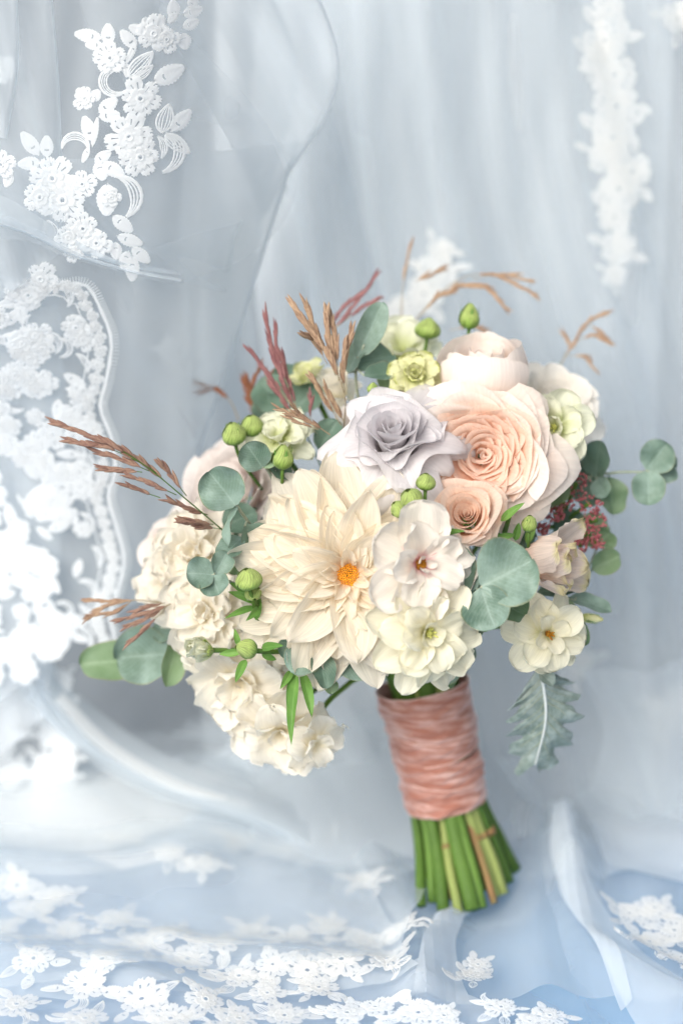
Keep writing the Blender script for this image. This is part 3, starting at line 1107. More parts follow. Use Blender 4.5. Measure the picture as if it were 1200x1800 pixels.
sheet('tulle_layer', lambda s, t: (GX[0] + (GX[-1] - GX[0]) * s, GY[0] - 1.2 + (GY[-1] - GY[0]) * t, train_z(GX[0] + (GX[-1] - GX[0]) * s, GY[0] + (GY[-1] - GY[0]) * t)), 240, 190, M['tulle_thin'], TR)

def train_panel(left, right, mat, dz, ripple, seed, ns=70, nt=70):
    Ls, Rs = pix_edge(left), pix_edge(right)
    L2 = [Vector(flat(q.x, q.y)) for q in Ls]
    R2 = [Vector(flat(q.x, q.y)) for q in Rs]
    vs = []
    for i in range(ns):
        fi = i / (ns - 1) * 40
        k = min(int(fi), 39)
        a = L2[k].lerp(L2[k + 1], fi - k)
        b = R2[k].lerp(R2[k + 1], fi - k)
        for j in range(nt):
            q = a.lerp(b, j / (nt - 1))
            x, y = q.x, q.y
            z = train_z(x, y) + dz + ripple * (1 + noise.noise((x * 14, y * 14, seed)) + 0.6 * math.sin(70 * x + 50 * y + 5 * noise.noise((x * 8, y * 8, seed))))
            vs.append(Vector((x, y, z)) - TR.location)
    return mesh('tulle_layer', vs, grid_faces(ns, nt), M[mat], TR)
train_panel([(-150, 1395), (-150, 1500), (-150, 1600)], [(520, 1400), (440, 1500), (300, 1570)], 'tulle_warm', 0.004, 0.004, 2.0)
train_panel([(-150, 1420), (-150, 1480), (-150, 1550)], [(420, 1420), (330, 1500), (240, 1540)], 'tulle_warm', 0.009, 0.005, 2.5)
train_panel([(-150, 1380), (-150, 1560), (-150, 1800)], [(420, 1290), (600, 1490), (735, 1770)], 'tulle', 0.007, 0.004, 3.0)
def PY(px, py, Y):
    d = ray(px, py)
    return CAM + d * (Y / d.y)
def drape(top, bot, mat, ripple=0.003, seed=1.0, belly=0.01, ns=60, nt=24):
    """hanging swag between two edges given as (px, py, world Y)"""
    A = smooth_line([PY(*q) for q in top], 40)
    B = smooth_line([PY(*q) for q in bot], 40)
    vs = []
    for i in range(ns):
        fi = i / (ns - 1) * 40
        k = min(int(fi), 39)
        a = A[k].lerp(A[k + 1], fi - k)
        b = B[k].lerp(B[k + 1], fi - k)
        for j in range(nt):
            f = j / (nt - 1)
            p = a.lerp(b, f)
            p = p + Vector((0, -belly * math.sin(math.pi * f) + ripple * math.sin(9 * f + 4 * noise.noise((p.x * 8, f, seed)) + seed), 0))
            p.z = max(p.z, 0.004)
            vs.append(p - TR.location)
    return mesh('tulle_swag', vs, grid_faces(ns, nt), M[mat], TR)
drape([(50, 1090, 1.40), (110, 1200, 1.41), (200, 1280, 1.41), (310, 1345, 1.40), (450, 1398, 1.38), (560, 1450, 1.36), (650, 1540, 1.32)], [(0, 1160, 1.39), (70, 1260, 1.39), (180, 1335, 1.39), (290, 1385, 1.38), (430, 1432, 1.36), (530, 1490, 1.34), (630, 1580, 1.30)], 'tulle', 0.008, 1.0, 0.012, 90, 40)
drape([(90, 1180, 1.40), (180, 1285, 1.40), (300, 1355, 1.39), (450, 1408, 1.37), (560, 1460, 1.35)], [(50, 1225, 1.39), (145, 1322, 1.39), (265, 1392, 1.38), (420, 1436, 1.36), (540, 1490, 1.34)], 'tulle', 0.005, 2.0, 0.008, 80, 24)
drape([(110, 1215, 1.385), (200, 1305, 1.385), (320, 1372, 1.378), (440, 1412, 1.368)], [(95, 1232, 1.38), (185, 1322, 1.38), (305, 1388, 1.373), (430, 1424, 1.362)], 'tulle_warm', 0.001, 2.6, 0.004, 60, 10)
drape([(235, 1410, 1.42), (330, 1352, 1.45), (420, 1300, 1.46), (560, 1262, 1.46), (700, 1250, 1.46), (840, 1270, 1.46)], [(200, 1500, 1.33), (330, 1480, 1.34), (480, 1500, 1.33), (620, 1520, 1.32), (740, 1500, 1.33), (840, 1480, 1.34)], 'tulle', 0.010, 3.0, 0.01, 80, 40)
drape([(270, 1398, 1.40), (360, 1335, 1.44), (430, 1300, 1.45), (520, 1280, 1.45)], [(255, 1425, 1.39), (370, 1370, 1.42), (450, 1345, 1.43), (540, 1330, 1.43)], 'tulle', 0.003, 3.6, 0.006, 60, 16)
drape([(420, 1290, 1.43), (500, 1360, 1.42), (580, 1450, 1.39), (680, 1560, 1.33)], [(395, 1300, 1.42), (470, 1375, 1.41), (545, 1465, 1.38), (640, 1575, 1.32)], 'tulle', 0.001, 4.0, 0.004, 60, 10)
drape([(330, 1262, 1.47), (420, 1268, 1.47), (520, 1240, 1.47)], [(300, 1290, 1.46), (420, 1300, 1.46), (540, 1280, 1.46)], 'tulle_thin', 0.002, 5.0)
drape([(560, 1180, 1.44), (620, 1250, 1.43), (700, 1420, 1.40)], [(480, 1240, 1.43), (560, 1360, 1.42), (680, 1500, 1.38)], 'tulle', 0.003, 6.0)
drape([(870, 1330, 1.44), (930, 1420, 1.42), (985, 1500, 1.38), (1005, 1600, 1.31)], [(900, 1320, 1.44), (960, 1400, 1.42), (1020, 1480, 1.38), (1060, 1600, 1.31)], 'tulle', 0.002, 7.0)
drape([(1020, 1180, 1.45), (1060, 1300, 1.44), (1000, 1500, 1.40)], [(1260, 1150, 1.45), (1280, 1300, 1.44), (1280, 1520, 1.38)], 'tulle', 0.006, 8.0)
train_panel([(430, 1300), (560, 1440), (690, 1640)], [(640, 1290), (690, 1450), (735, 1700)], 'tulle_thin', 0.006, 0.001, 5.0)
train_panel([(965, 1440), (985, 1620), (1180, 1900)], [(1010, 1440), (1040, 1600), (1330, 1840)], 'tulle', 0.005, 0.002, 6.0)
train_panel([(965, 1460), (985, 1610), (1090, 1800)], [(1000, 1460), (1015, 1590), (1110, 1790)], 'tulle', 0.008, 0.002, 6.5)
train_panel([(780, 1610), (745, 1700), (725, 1800)], [(840, 1610), (800, 1690), (830, 1800)], 'tulle', 0.005, 0.002, 7.0)
train_panel([(-150, 1745), (-150, 1800), (-150, 1880)], [(760, 1740), (850, 1790), (900, 1880)], 'tulle', 0.005, 0.002, 8.0)
train_panel([(960, 1370), (1030, 1470), (1060, 1560)], [(1300, 1370), (1300, 1460), (1300, 1580)], 'tulle', 0.008, 0.004, 9.0)
TOPZ = lambda x, y: train_z(x, y) + 0.0165
def train_surf(x, y):
    return (x, y, TOPZ(x, y))
tsolve = lambda px, py: solve_floor(px, py, TOPZ)

def tl(px, py, sz, mat='lace_warm', **kw):
    lace_spot(TR, train_surf, tsolve, px, py, sz, lr.uniform(0, 6), lr, mat, **kw)
for px, py, sz in [(30, 1560, .014), (60, 1600, .012), (200, 1620, .012), (300, 1640, .013), (440, 1640, .012), (520, 1650, .012), (580, 1630, .012), (100, 1580, .012), (0, 1640, .013), (120, 1640, .013), (60, 1690, .012), (180, 1690, .013), (250, 1660, .014), (330, 1690, .014), (390, 1660, .013),
                   (150, 1735, .013), (420, 1720, .012), (360, 1760, .012), (250, 1760, .014), (480, 1700, .011), (540, 1710, .012), (600, 1690, .013), (640, 1660, .013), (680, 1690, .012),
                   (470, 1750, .010), (560, 1740, .011), (30, 1770, .012), (700, 1640, .011), (300, 1500, .010), (420, 1480, .012), (500, 1500, .012), (360, 1520, .010),
                   (570, 1480, .010), (210, 1480, .010), (640, 1550, .011),
                   (1105, 1610, .012), (1150, 1600, .013), (1140, 1660, .014), (1185, 1640, .013), (1185, 1690, .010),
                   (610, 1785, .012), (660, 1775, .011), (735, 1785, .013), (780, 1790, .010), (830, 1720, .010), (840, 1700, .009), (880, 1775, .010), (965, 1790, .010), (930, 1800, .008),
                   (150, 1795, .012), (300, 1795, .012), (420, 1795, .012), (500, 1790, .012), (620, 1300, .010), (600, 1380, .010)]:
    tl(px, py, sz, 'lace' if py > 1740 and px > 560 else 'lace_warm')
train_panel([(-150, 1430), (-150, 1600), (-150, 1800)], [(760, 1370), (760, 1560), (700, 1745)], 'tulle_thin', 0.019, 0.001, 12.0)
# heap of lace low on the veil side
for i in range(26):
    px, py = lr.uniform(-20, 130), lr.uniform(1180, 1380)
    lace_spot(VE, lambda x, z: (x, veil_y(x, z) + 0.05, z), lambda a, b: solve_hang(a, b, lambda x, z: veil_y(x, z) + 0.05), px, py, lr.uniform(.007, .011), lr.uniform(0, 6), lr, nleaf=3, scroll=False)


# ------------------------------------------------------------------ cut stems and the velvet ribbon
AX0, AX1 = P(742, 1203, -0.125), P(784, 1412, -0.142)
AXD = (AX1 - AX0)
HL = AXD.length
RAD = 73 * K * (D + 0.13) / D
zq = (-AXD).to_track_quat('Z', 'Y')
ax_x = Vector((1, 0, 0)); ax_d = AXD.normalized()
ax_x = (ax_x - ax_d * ax_x.dot(ax_d)).normalized()
ax_y = ax_d.cross(ax_x)
SG = 'cut stems bundled through the ribbon'
stem_specs = []
# end points on the floor (photo pixels of the cut ends), radius px, material, label
for ex, ey, rr, mt, lb in [
        (742, 1592, 11, 'stem', 'slim green stem at the outer edge of the bundle, below the pale stem'),
        (764, 1588, 10, 'stem', 'green stem beside a thick pale one under the ribbon'),
        (783, 1600, 13, 'stem', 'plain green stem in front, between the tan-green and broad stems'),
        (806, 1606, 9, 'stem_light', 'thin tan-green stem with a dark node'),
        (826, 1602, 17, 'stem', 'broad bright green stem in the middle of the bundle'),
        (845, 1598, 13, 'stem', 'green stem just past the broad middle stem'),
        (868, 1588, 8, 'stem_brown', 'reddish brown woody stem ending short'),
        (873, 1578, 11, 'stem_light', 'pale yellow-green stem with a brown node'),
        (886, 1572, 12, 'stem_light', 'pale green stem with a ring-shaped node near its cut end'),
        (895, 1550, 14, 'stem', 'green stem next to the ring-noded pale stem'),
        (905, 1530, 13, 'stem', 'dark green stem flaring out past the ribbon edge'),
        (760, 1570, 10, 'stem', 'green stem at the back of the bundle, behind the slim outer one'),
        (850, 1565, 12, 'stem', 'green stem hidden at the back behind the brown woody stem'),
        (752, 1560, 11, 'stem', 'dark green stem at the back, seen between the slim outer stem and its neighbour'),
        (792, 1580, 9, 'stem_brown', 'thin brown stem at the back beside the tan-green one'),
        (878, 1545, 12, 'stem', 'dark green stem at the back behind the pale noded pair'),
        (838, 1570, 10, 'stem_light', 'pale stem at the back behind the broad middle stem'),
        (815, 1575, 12, 'stem', 'green stem at the back behind the broad middle stem')]:
    stem_specs.append((ex, ey, rr, mt, lb))
sr = random.Random(3)
for i, (ex, ey, rr, mt, lb) in enumerate(stem_specs):
    x, y = solve_floor(ex, ey, lambda x, y: 0.018)
    y = max(min(y, 1.44), 1.20)
    end = Vector((x, y, 0.018))
    f = (ex - 823) / 82.0
    back = -0.55 if i < 11 else 0.3
    inr = RAD * 0.86
    mid = AX1 + ax_x * (f * inr * 0.92) + ax_y * (math.sqrt(max(0, 1 - f * f)) * inr * 0.8 * (1 if (ax_y.dot(TO) > 0) else -1) * (1 if i < 11 else -0.4))
    top = AX0 + ax_x * (f * inr * 0.8) + ax_y * (math.sqrt(max(0, 1 - f * f)) * inr * 0.75 * (1 if (ax_y.dot(TO) > 0) else -1) * (1 if i < 11 else -0.4))
    above = top - ax_d * 0.035 + ax_x * (f * 0.012)
    pts = smooth_line([above, top, mid, end], 18)
    o = thing('cut_stem', lb, 'stem', end, None, SG)
    r_ = rr * K * sr.uniform(.88, 1.08)
    pts = [p + (ax_x * noise.noise((i * 3.1, j * 0.25, 2.0)) + ax_y * noise.noise((i * 3.1, j * 0.25, 9.0))) * 0.0022 for j, p in enumerate(pts)]
    v, fc, u = tube([p - end for p in pts], r_, 10)
    # uneven thickness
    v = [Vector(q) * 1.0 for q in v]
    mesh('stalk', v, fc, M[mt], o, u)
    if 'node' in lb:
        for tt in (0.80, 0.62):
            k = int(tt * 18)
            d_ = (pts[k + 1] - pts[k]).normalized()
            nv_, nf_, nu_ = tube([pts[k] - end - d_ * r_ * .5, pts[k] - end, pts[k] - end + d_ * r_ * .5], r_ * 1.18, 10)
            mesh('node', nv_, nf_, M['stem_brown'], o, nu_)

RW = thing('ribbon_wrap', 'dusty pink crushed velvet ribbon wound tightly round the bouquet stems', 'ribbon', AX0)
turns = 6
for k in range(turns):
    t0 = k / turns - 0.005
    wdt = 1 / turns + 0.06
    nth, nw = 150, 22
    vs, uv = [], []
    for i in range(nth + 1):
        a = 2 * math.pi * i / nth
        tilt = (0.03, 0.075, 0.02, 0.09, 0.045, 0.03)[k] * math.sin(a * 1 + 0.6 + (0.0, 0.9, -1.4, 0.3, 1.6, 0.0)[k]) * (0.6 if k in (0, turns - 1) else 1.0)
        for j in range(nw):
            q = j / (nw - 1)
            tt = t0 + wdt * q + (tilt if 0 < k < turns - 1 else tilt * (q if k == 0 else 1 - q))
            tt = min(max(tt, 0.0), 1.0)
            h = tt * HL
            ca, sa = math.cos(a), math.sin(a)
            crush = noise.noise((ca * 1.6 + 5, sa * 1.6 + k * 0.7, h * 190)) * 0.0014 + noise.noise((ca * 2.2, sa * 2.2 + k, h * 330 + 2 * ca)) * 0.0011 + noise.noise((ca * 5, sa * 5, h * 600)) * 0.0004
            r_ = RAD * (1.0 - 0.05 * tt) + 0.0008 * (turns - k) * 0.5 + crush + 0.0009 * math.sin(q * math.pi)
            p = ax_d * h + ax_x * (ca * r_) + ax_y * (sa * r_)
            vs.append(p)
            uv.append((q, i / nth))
    o = mesh('ribbon_turn', vs, grid_faces(nth + 1, nw), M['velvet'], RW, uv)
    for j, only in ((0, k == 0), (nw - 1, k in (1, 2, 3, 5))):
        loop = [Vector(vs[i * nw + j]) for i in range(nth + 1)]
        ev, ef, eu = tube(loop, 0.0005, 5)
        mesh('ribbon_edge', ev, ef, M['velvet_edge'], o, eu) if only else None

# ------------------------------------------------------------------ flower builders
def rose(label, px, py, dz, f, Rp, Hp, n, mat, style, name='rose', roll=0.0, seed=1, cat='rose', outer=None):
    rnd = random.Random(seed)
    Rm, H = Rp * K, Hp * K
    r = flower_root(name, label, cat, px, py, dz, f, H * 0.95, roll)
    for i in range(n):
        t = i / (n - 1)
        th = i * 2.39996 + rnd.uniform(-.35, .35)
        if style == 'tea':
            if t < 0.42:
                q = t / 0.42
                Rt, Ht, p = Rm * (0.04 + 0.24 * q), H * (1.0 - 0.05 * q), 0.5
                rl = Rm * (0.012 + 0.03 * q)
            else:
                q = (t - 0.42) / 0.58
                Rt, Ht, p = Rm * (0.28 + 0.26 * q), H * (0.98 - 0.40 * q ** 1.2), 0.42 + 0.2 * q
                rl = Rm * (0.06 + 0.15 * q) * rnd.uniform(.8, 1.2)
            d = wrap(th, math.radians(250 - 140 * t ** 0.6), 0.1 * Rt, Rt, H * 0.02, Ht * rnd.uniform(.97, 1.03), p=p, roll=rl, uc=0.70,
                     tip=0.05 + 0.05 * t, drop=0.24, spiral=0.12, wave=0.02 + 0.02 * t, corner=1.2 * min(1, t * 1.5), rnd=rnd, nu=16, nv=21)
        elif style == 'garden':
            tt = t ** 0.8
            Rt = Rm * (0.05 + 0.74 * tt)
            if t < 0.70:
                q = t / 0.70
                Ht = H * (0.62 + 0.38 * q ** 0.8)
                j = Rm * 0.05 * (1 - t)
                Rt = Rm * (0.025 + 0.66 * q ** 0.85)
                d = wrap(th, math.radians(150 - 50 * q + rnd.uniform(-25, 30)), 0.45 * Rt, Rt, Ht * 0.45, Ht * rnd.uniform(.95, 1.05), p=0.75, bulge=0.06,
                         roll=Rm * 0.014, uc=0.85, tip=-0.04, drop=0.2, spiral=0.2 * rnd.choice((-1, 1)), wave=0.07, corner=0.2, rnd=rnd,
                         off=(rnd.uniform(-j, j), rnd.uniform(-j, j)))
            else:
                q = (t - 0.70) / 0.30
                d = wrap(th, math.radians(104 + rnd.uniform(-12, 16)), 0.15 * Rt, Rt * (1 + 0.12 * q), H * 0.02, H * (0.97 - 0.5 * q) * rnd.uniform(.96, 1.04), p=0.5 + 0.3 * q,
                         roll=Rm * (0.03 + 0.08 * q), uc=0.74, tip=0.03, drop=0.2, spiral=0.1, wave=0.03, corner=1.0, rnd=rnd, nu=14, nv=19)
        elif style == 'spiral':
            Rt = Rm * (0.03 + 0.80 * t)
            Ht = H * (0.86 + 0.12 * t / 0.75) if t < 0.75 else H * (0.98 - 0.45 * (t - .75) / .25)
            d = wrap(th, math.radians(230 - 110 * t), 0.55 * Rt, Rt, H * 0.3 if t < .75 else 0.02 * H, Ht * rnd.uniform(.97, 1.03), p=0.7, roll=Rm * (0.02 + 0.14 * max(0, t - 0.4)), uc=0.8, tip=0.02,
                     drop=0.2, spiral=0.18 * (1 if rnd.random() < .75 else -1), wave=0.055, corner=0.8 * t, rnd=rnd)
        else:  # cup: globe whose petals close over
            Rt = Rm * (0.10 + 0.52 * t)
            Ht = H * (0.82 + 0.16 * t) if t < .9 else H * 0.9
            d = wrap(th, math.radians(200 - 60 * t), 0.2 * Rt, Rt, 0.0, Ht * rnd.uniform(.95, 1.05), p=0.5, bulge=0.50, roll=Rm * 0.02, uc=0.88, tip=0.0, drop=0.2, spiral=0.06, wave=0.03, corner=0.2, rnd=rnd)
        mt = mat
        if outer and t > 0.62:
            mt = outer
        petal(r, d, mt)
    calyx(r, -0.002, Rm * 0.2, Rm * 0.5)
    return r

def open_flower(name, label, cat, px, py, dz, f, rows, mat, seed, roll=0.0, centre=None, depth=0.0, group=FL, jitter=1.35, stem=True):
    """rows: (n, L px, W px, a0, a1, r0 px, z0 px, kwargs)"""
    rnd = random.Random(seed)
    r = flower_root(name, label, cat, px, py, dz, f, depth, roll, group, stem)
    ph = 0.0
    for n, L, W, a0, a1, r0, z0, kw in rows:
        ph += rnd.uniform(0.2, 0.6)
        kw = dict(kw)
        mt = kw.pop('mat', mat)
        skip = kw.pop('skip', ())
        for k in range(n):
            if k in skip:
                continue
            th = ph + k * 6.2832 / n + rnd.uniform(-.12, .12) * jitter
            petal(r, blade(L * K * rnd.uniform(.9, 1.08), W * K * rnd.uniform(.88, 1.1), a0 + rnd.uniform(-8, 8) * jitter, a1 + rnd.uniform(-14, 14) * jitter,
                           r0=r0 * K, z0=z0 * K, th=th, twist=rnd.uniform(-.35, .35) * jitter, rnd=rnd, **kw), mt)
    if centre:
        centre(r, rnd)
    return r

def disc_centre(rad, hgt, n, mats=('disc',), br=1.6, z=0.0):
    def fn(r, rnd):
        spots = []
        for i in range(n):
            q = math.sqrt((i + .5) / n)
            a = i * 2.39996
            spots.append(((q * rad * K * math.cos(a), q * rad * K * math.sin(a), (z + hgt * (1 - q * q)) * K + rnd.uniform(0, 1.5) * K), br * K * rnd.uniform(.8, 1.3)))
        v, fc = beads(spots)
        mesh('flower_centre', v, fc, M[mats[0]], r, kind='stuff')
    return fn

def stamen_centre(n, L, rad, tipmat, pist='pistil', pr=7):
    def fn(r, rnd):
        for i in range(n):
            a = i * 6.283 / n + rnd.uniform(-.3, .3)
            e = rnd.uniform(0.35, 0.8)
            p1 = Vector((math.cos(a) * rad * K * e, math.sin(a) * rad * K * e, L * K * rnd.uniform(.8, 1.1)))
            v, fc, u = tube([Vector((0, 0, 0)), p1 * 0.5 + Vector((0, 0, L * K * .15)), p1], 0.9 * K, 5)
            o = mesh('stamen', v, fc, M['pistil'], r, u)
            d = p1.normalized()
            v, fc, u = tube([p1 - d * 2 * K, p1, p1 + d * 3.5 * K, p1 + d * 5 * K], 2.4 * K, 6, 1.2 * K)
            mesh('anther', v, fc, M[tipmat], o, u)
        v, fc, u = tube([Vector((0, 0, 0)), Vector((0, 0, L * K * .6)), Vector((0, 0, L * K * 0.85))], pr * K, 8, pr * K * 0.55)
        mesh('pistil', v, fc, M[pist], r, u)
    return fn

# --- dahlia
dk = dict(cup=0.5, wave=0.16, wf=1.1, b=0.75, c=0.7, frill=0.03, ridge=0.05, nu=16, nv=13)
open_flower('dahlia', 'large creamy dahlia with many pointed petals and an orange centre', 'dahlia', 612, 1010, -0.006, (-0.10, -0.02, 1), [
    (18, 220, 92, 14, -30, 4, -46, dict(dk, bend=1.2)),
    (17, 206, 90, 22, -24, 4, -38, dict(dk, bend=1.1)),
    (16, 188, 86, 28, -18, 4, -31, dict(dk)),
    (15, 164, 76, 34, -12, 4, -25, dict(dk)),
    (14, 140, 68, 38, -6, 6, -20, dict(dk)),
    (13, 112, 58, 42, 0, 8, -15, dict(dk)),
    (11, 82, 44, 46, 10, 12, -11, dict(dk, nu=12, nv=9)),
    (9, 50, 27, 56, 50, 18, -7, dict(dk, cup=0.8, nu=9, nv=7))],
    'dahlia', 11, 0.3, disc_centre(27, 12, 170, br=2.2, z=-6), stem=True)

# --- roses
rose('pale lavender rose with a tight spiral heart and pointed rolled petals', 690, 742, -0.002, (-0.02, 0.52, 0.85), 134, 122, 30, 'lavender', 'tea', seed=4, roll=0.4)
rose('large peach garden rose packed with ruffled petals, beside the lavender rose', 850, 795, -0.018, (0.02, 0.12, 1), 150, 84, 84, 'peach', 'garden', seed=9, outer='peach_pale')
rose('small peach spray rose with a tight swirl, below the big garden rose', 820, 899, 0.004, (-0.08, 0.25, 1), 72, 78, 28, 'spray', 'spiral', seed=3)
rose('globe-shaped blush white rose closed at the top of the bouquet', 852, 604, -0.05, (0.0, 0.93, 0.38), 112, 132, 16, 'blush', 'cup', seed=6)
rose('soft white rose half hidden behind the blush globe rose', 988, 690, -0.085, (0.40, 0.60, 0.65), 118, 95, 26, 'white', 'garden', seed=12)
rose('mauve rose tucked behind the round eucalyptus leaf', 385, 850, -0.080, (-0.55, 0.35, 0.75), 125, 95, 30, 'mauve', 'garden', seed=14, outer='mauve')
rose('blush pink rose at the outer side of the bouquet, behind the grass spikes', 292, 975, -0.090, (-0.70, 0.1, 0.7), 108, 90, 28, 'peach_pale', 'garden', seed=17, outer='blush')
rose('ivory rose with a greenish bud shape behind the upright tan grass', 585, 650, -0.080, (-0.2, 0.85, 0.5), 48, 85, 12, 'cream', 'spiral', seed=21)
rose('peach rose mostly hidden under the yellow-green ruffled bloom', 735, 700, -0.055, (-0.1, 0.7, 0.6), 80, 70, 18, 'peach', 'garden', seed=22, outer='peach_pale')
rose('dusky white rose behind the lavender rose and the tall grass', 640, 720, -0.060, (-0.25, 0.75, 0.6), 88, 80, 18, 'mauve', 'garden', seed=23, outer='white')

# --- open cream blooms
rk = dict(cup=0.38, wave=0.14, wf=1.1, b=0.6, c=0.38, frill=0.04, ridge=0.05, nu=14, nv=13)
open_flower('cosmos', 'creamy white open flower with a pink-flushed wine-red centre over the dahlia', 'flower', 738, 992, 0.020, (0.50, 0.02, 0.86), [
    (6, 104, 92, 14, -14, 4, -6, dict(rk, cup=0.3)), (5, 84, 66, 34, 6, 3, -2, dict(rk)), (3, 30, 17, 50, 70, 6, 2, dict(cup=0.7, wave=0.05, b=0.6, c=0.4, nu=8, nv=7))],
    'cosmos', 5, 0.9, disc_centre(12, 9, 60, ('anther',), br=2.2))
open_flower('ranunculus', 'cream ruffled flower with a pale green centre, below the wine-centred bloom', 'flower', 752, 1112, 0.018, (0.34, -0.12, 0.93), [
    (8, 112, 66, 10, -26, 4, -18, dict(rk, c=0.55)), (8, 96, 62, 28, -12, 4, -12, dict(rk, c=0.5)), (7, 70, 48, 48, 6, 4, -5, dict(rk)), (4, 38, 28, 60, 50, 6, 0, dict(rk))],
    'ivory', 8, 0.2, stamen_centre(7, 14, 14, 'pistil', pr=6))
open_flower('ranunculus', 'small cream flower with a brown centre, dangling apart above the dusty miller leaf', 'flower', 962, 1114, -0.028, (0.28, -0.10, 1), [
    (7, 76, 60, 4, -16, 3, -10, dict(rk)), (6, 66, 58, 22, 0, 3, -4, dict(rk)), (4, 42, 34, 42, 30, 4, 0, dict(rk))],
    'ivory', 15, 0.6, stamen_centre(6, 16, 10, 'anther', 'anther', pr=6))
open_flower('lisianthus', 'pale green-white ruffled flower beside the large peach rose', 'flower', 975, 752, -0.048, (-0.25, 0.1, 1), [
    (6, 74, 66, 10, -10, 3, -10, dict(rk)), (5, 60, 56, 32, 14, 3, -4, dict(rk)), (4, 34, 30, 55, 50, 4, 0, dict(rk))],
    'greenwhite', 18, 0.0, stamen_centre(5, 12, 10, 'pistil', pr=5))
open_flower('lisianthus', 'frilly yellow-green bloom between the grass spikes and the globe rose', 'flower', 730, 662, -0.050, (0.0, 0.35, 1), [
    (7, 52, 40, 12, -6, 3, -10, dict(rk, frill=0.09)), (6, 44, 36, 36, 16, 3, -4, dict(rk, frill=0.1)), (5, 30, 24, 58, 60, 4, 0, dict(rk, frill=0.1)), (4, 20, 16, 70, 90, 3, 0, dict(rk, frill=0.1))],
    'lime', 19, 0.5)
open_flower('lisianthus', 'pale blurred greenish flower at the top, below two green buds', 'flower', 708, 618, -0.100, (0.0, 0.75, 0.7), [
    (7, 76, 64, 22, 0, 3, -6, dict(rk)), (6, 58, 50, 45, 30, 3, 0, dict(rk))],
    'greenwhite', 20, 0.2)
open_flower('lisianthus', 'pale green-white ruffled flower beside the small round eucalyptus leaf and lime buds', 'flower', 490, 775, -0.055, (-0.25, 0.6, 0.75), [
    (8, 70, 52, 8, -8, 3, -6, dict(rk, frill=0.06)), (7, 60, 50, 30, 12, 3, 0, dict(rk, frill=0.06)), (5, 40, 36, 55, 50, 3, 2, dict(rk, frill=0.06))],
    'greenwhite', 24, 0.0)
open_flower('lisianthus', 'lime bloom in shade beside the dark eucalyptus leaves', 'flower', 545, 672, -0.090, (-0.3, 0.7, 0.5), [
    (5, 46, 38, 40, 30, 3, 0, dict(rk)), (4, 34, 28, 65, 70, 3, 0, dict(rk))], 'lime', 25)
ck = dict(rk, frill=0.07, c=0.42, wave=0.2)
open_flower('carnation', 'cream ruffled bloom under the heart-shaped pair of eucalyptus leaves', 'flower', 365, 1075, -0.050, (-0.35, 0.0, 0.9), [
    (9, 100, 78, 10, -26, 3, -12, dict(ck)), (8, 88, 72, 30, -6, 3, -6, dict(ck)), (7, 66, 58, 48, 14, 3, 0, dict(ck)), (5, 38, 34, 64, 64, 3, 0, dict(ck))],
    'cream', 26)
open_flower('carnation', 'cream ruffled bloom where the long rust grass leaves the bouquet', 'flower', 345, 975, -0.070, (-0.45, 0.2, 0.85), [
    (9, 98, 74, 10, -24, 3, -12, dict(ck)), (8, 84, 66, 30, -6, 3, -6, dict(ck)), (7, 64, 54, 48, 16, 3, 0, dict(ck)), (5, 36, 30, 66, 70, 3, 0, dict(ck))],
    'cream', 27)
open_flower('carnation', 'broad cream flower drooping under the green bud spray', 'flower', 425, 1195, -0.055, (-0.30, -0.45, 0.8), [
    (8, 112, 98, 12, -34, 3, -12, dict(rk)), (7, 96, 86, 30, -14, 3, -6, dict(rk)), (5, 56, 52, 48, 40, 3, 0, dict(rk))],
    'cream', 28)
open_flower('sweet_pea', 'cream sweet pea bloom at the lowest tip of the bouquet', 'flower', 495, 1285, -0.050, (-0.1, -0.55, 0.8), [
    (6, 92, 92, 14, -34, 3, -8, dict(rk)), (5, 76, 72, 40, -4, 3, -2, dict(rk)), (3, 38, 36, 62, 70, 3, 2, dict(rk))],
    'cream', 31)
open_flower('sweet_pea', 'little cream sweet pea dangling beside the curling green leaves', 'flower', 556, 1308, -0.045, (0.45, -0.5, 0.75), [
    (5, 58, 62, 14, -30, 2, -4, dict(rk)), (3, 38, 40, 40, 30, 2, 0, dict(rk))],
    'cream', 33)
open_flower('carnation', 'cream ruffled bloom squeezed between the blush rose and the half-open bud', 'flower', 300, 1030, -0.075, (-0.6, -0.05, 0.8), [
    (8, 84, 66, 10, -24, 3, -10, dict(ck)), (7, 70, 58, 34, 0, 3, -4, dict(ck)), (5, 46, 40, 58, 40, 3, 0, dict(ck))],
    'cream', 44)
open_flower('carnation', 'cream bloom seen edge-on below the drooping broad flower', 'flower', 462, 1245, -0.062, (-0.2, -0.3, 0.9), [
    (8, 88, 72, 16, -24, 3, -6, dict(ck)), (6, 66, 58, 42, 6, 3, 0, dict(ck))],
    'cream', 34)
open_flower('lisianthus', 'half-open greenish white bud flower with ruffled tip', 'flower', 338, 1140, -0.022, (-0.75, 0.15, 0.6), [
    (5, 48, 44, 70, 84, 6, -30, dict(rk, cup=0.5)), (5, 56, 40, 76, 92, 5, -30, dict(rk, cup=0.6)), (4, 30, 24, 50, 66, 6, -30, dict(rk, cup=0.5, mat='bud'))],
    'greenwhite', 35, depth=0.004)
tk = dict(cup=0.6, wave=0.12, b=0.55, c=0.42, frill=0.06, ridge=0.05, nu=14, nv=13)
open_flower('parrot_tulip', 'blush and cream tulip-like flower with frilled petals, opening sideways by the burgundy cluster', 'flower', 945, 985, -0.030, (0.86, 0.05, 0.50), [
    (4, 136, 76, 44, 66, 6, -40, dict(tk)), (4, 122, 70, 62, 74, 5, -36, dict(tk)), (3, 86, 46, 74, 86, 5, -30, dict(tk))],
    'tulip', 37, 0.5)

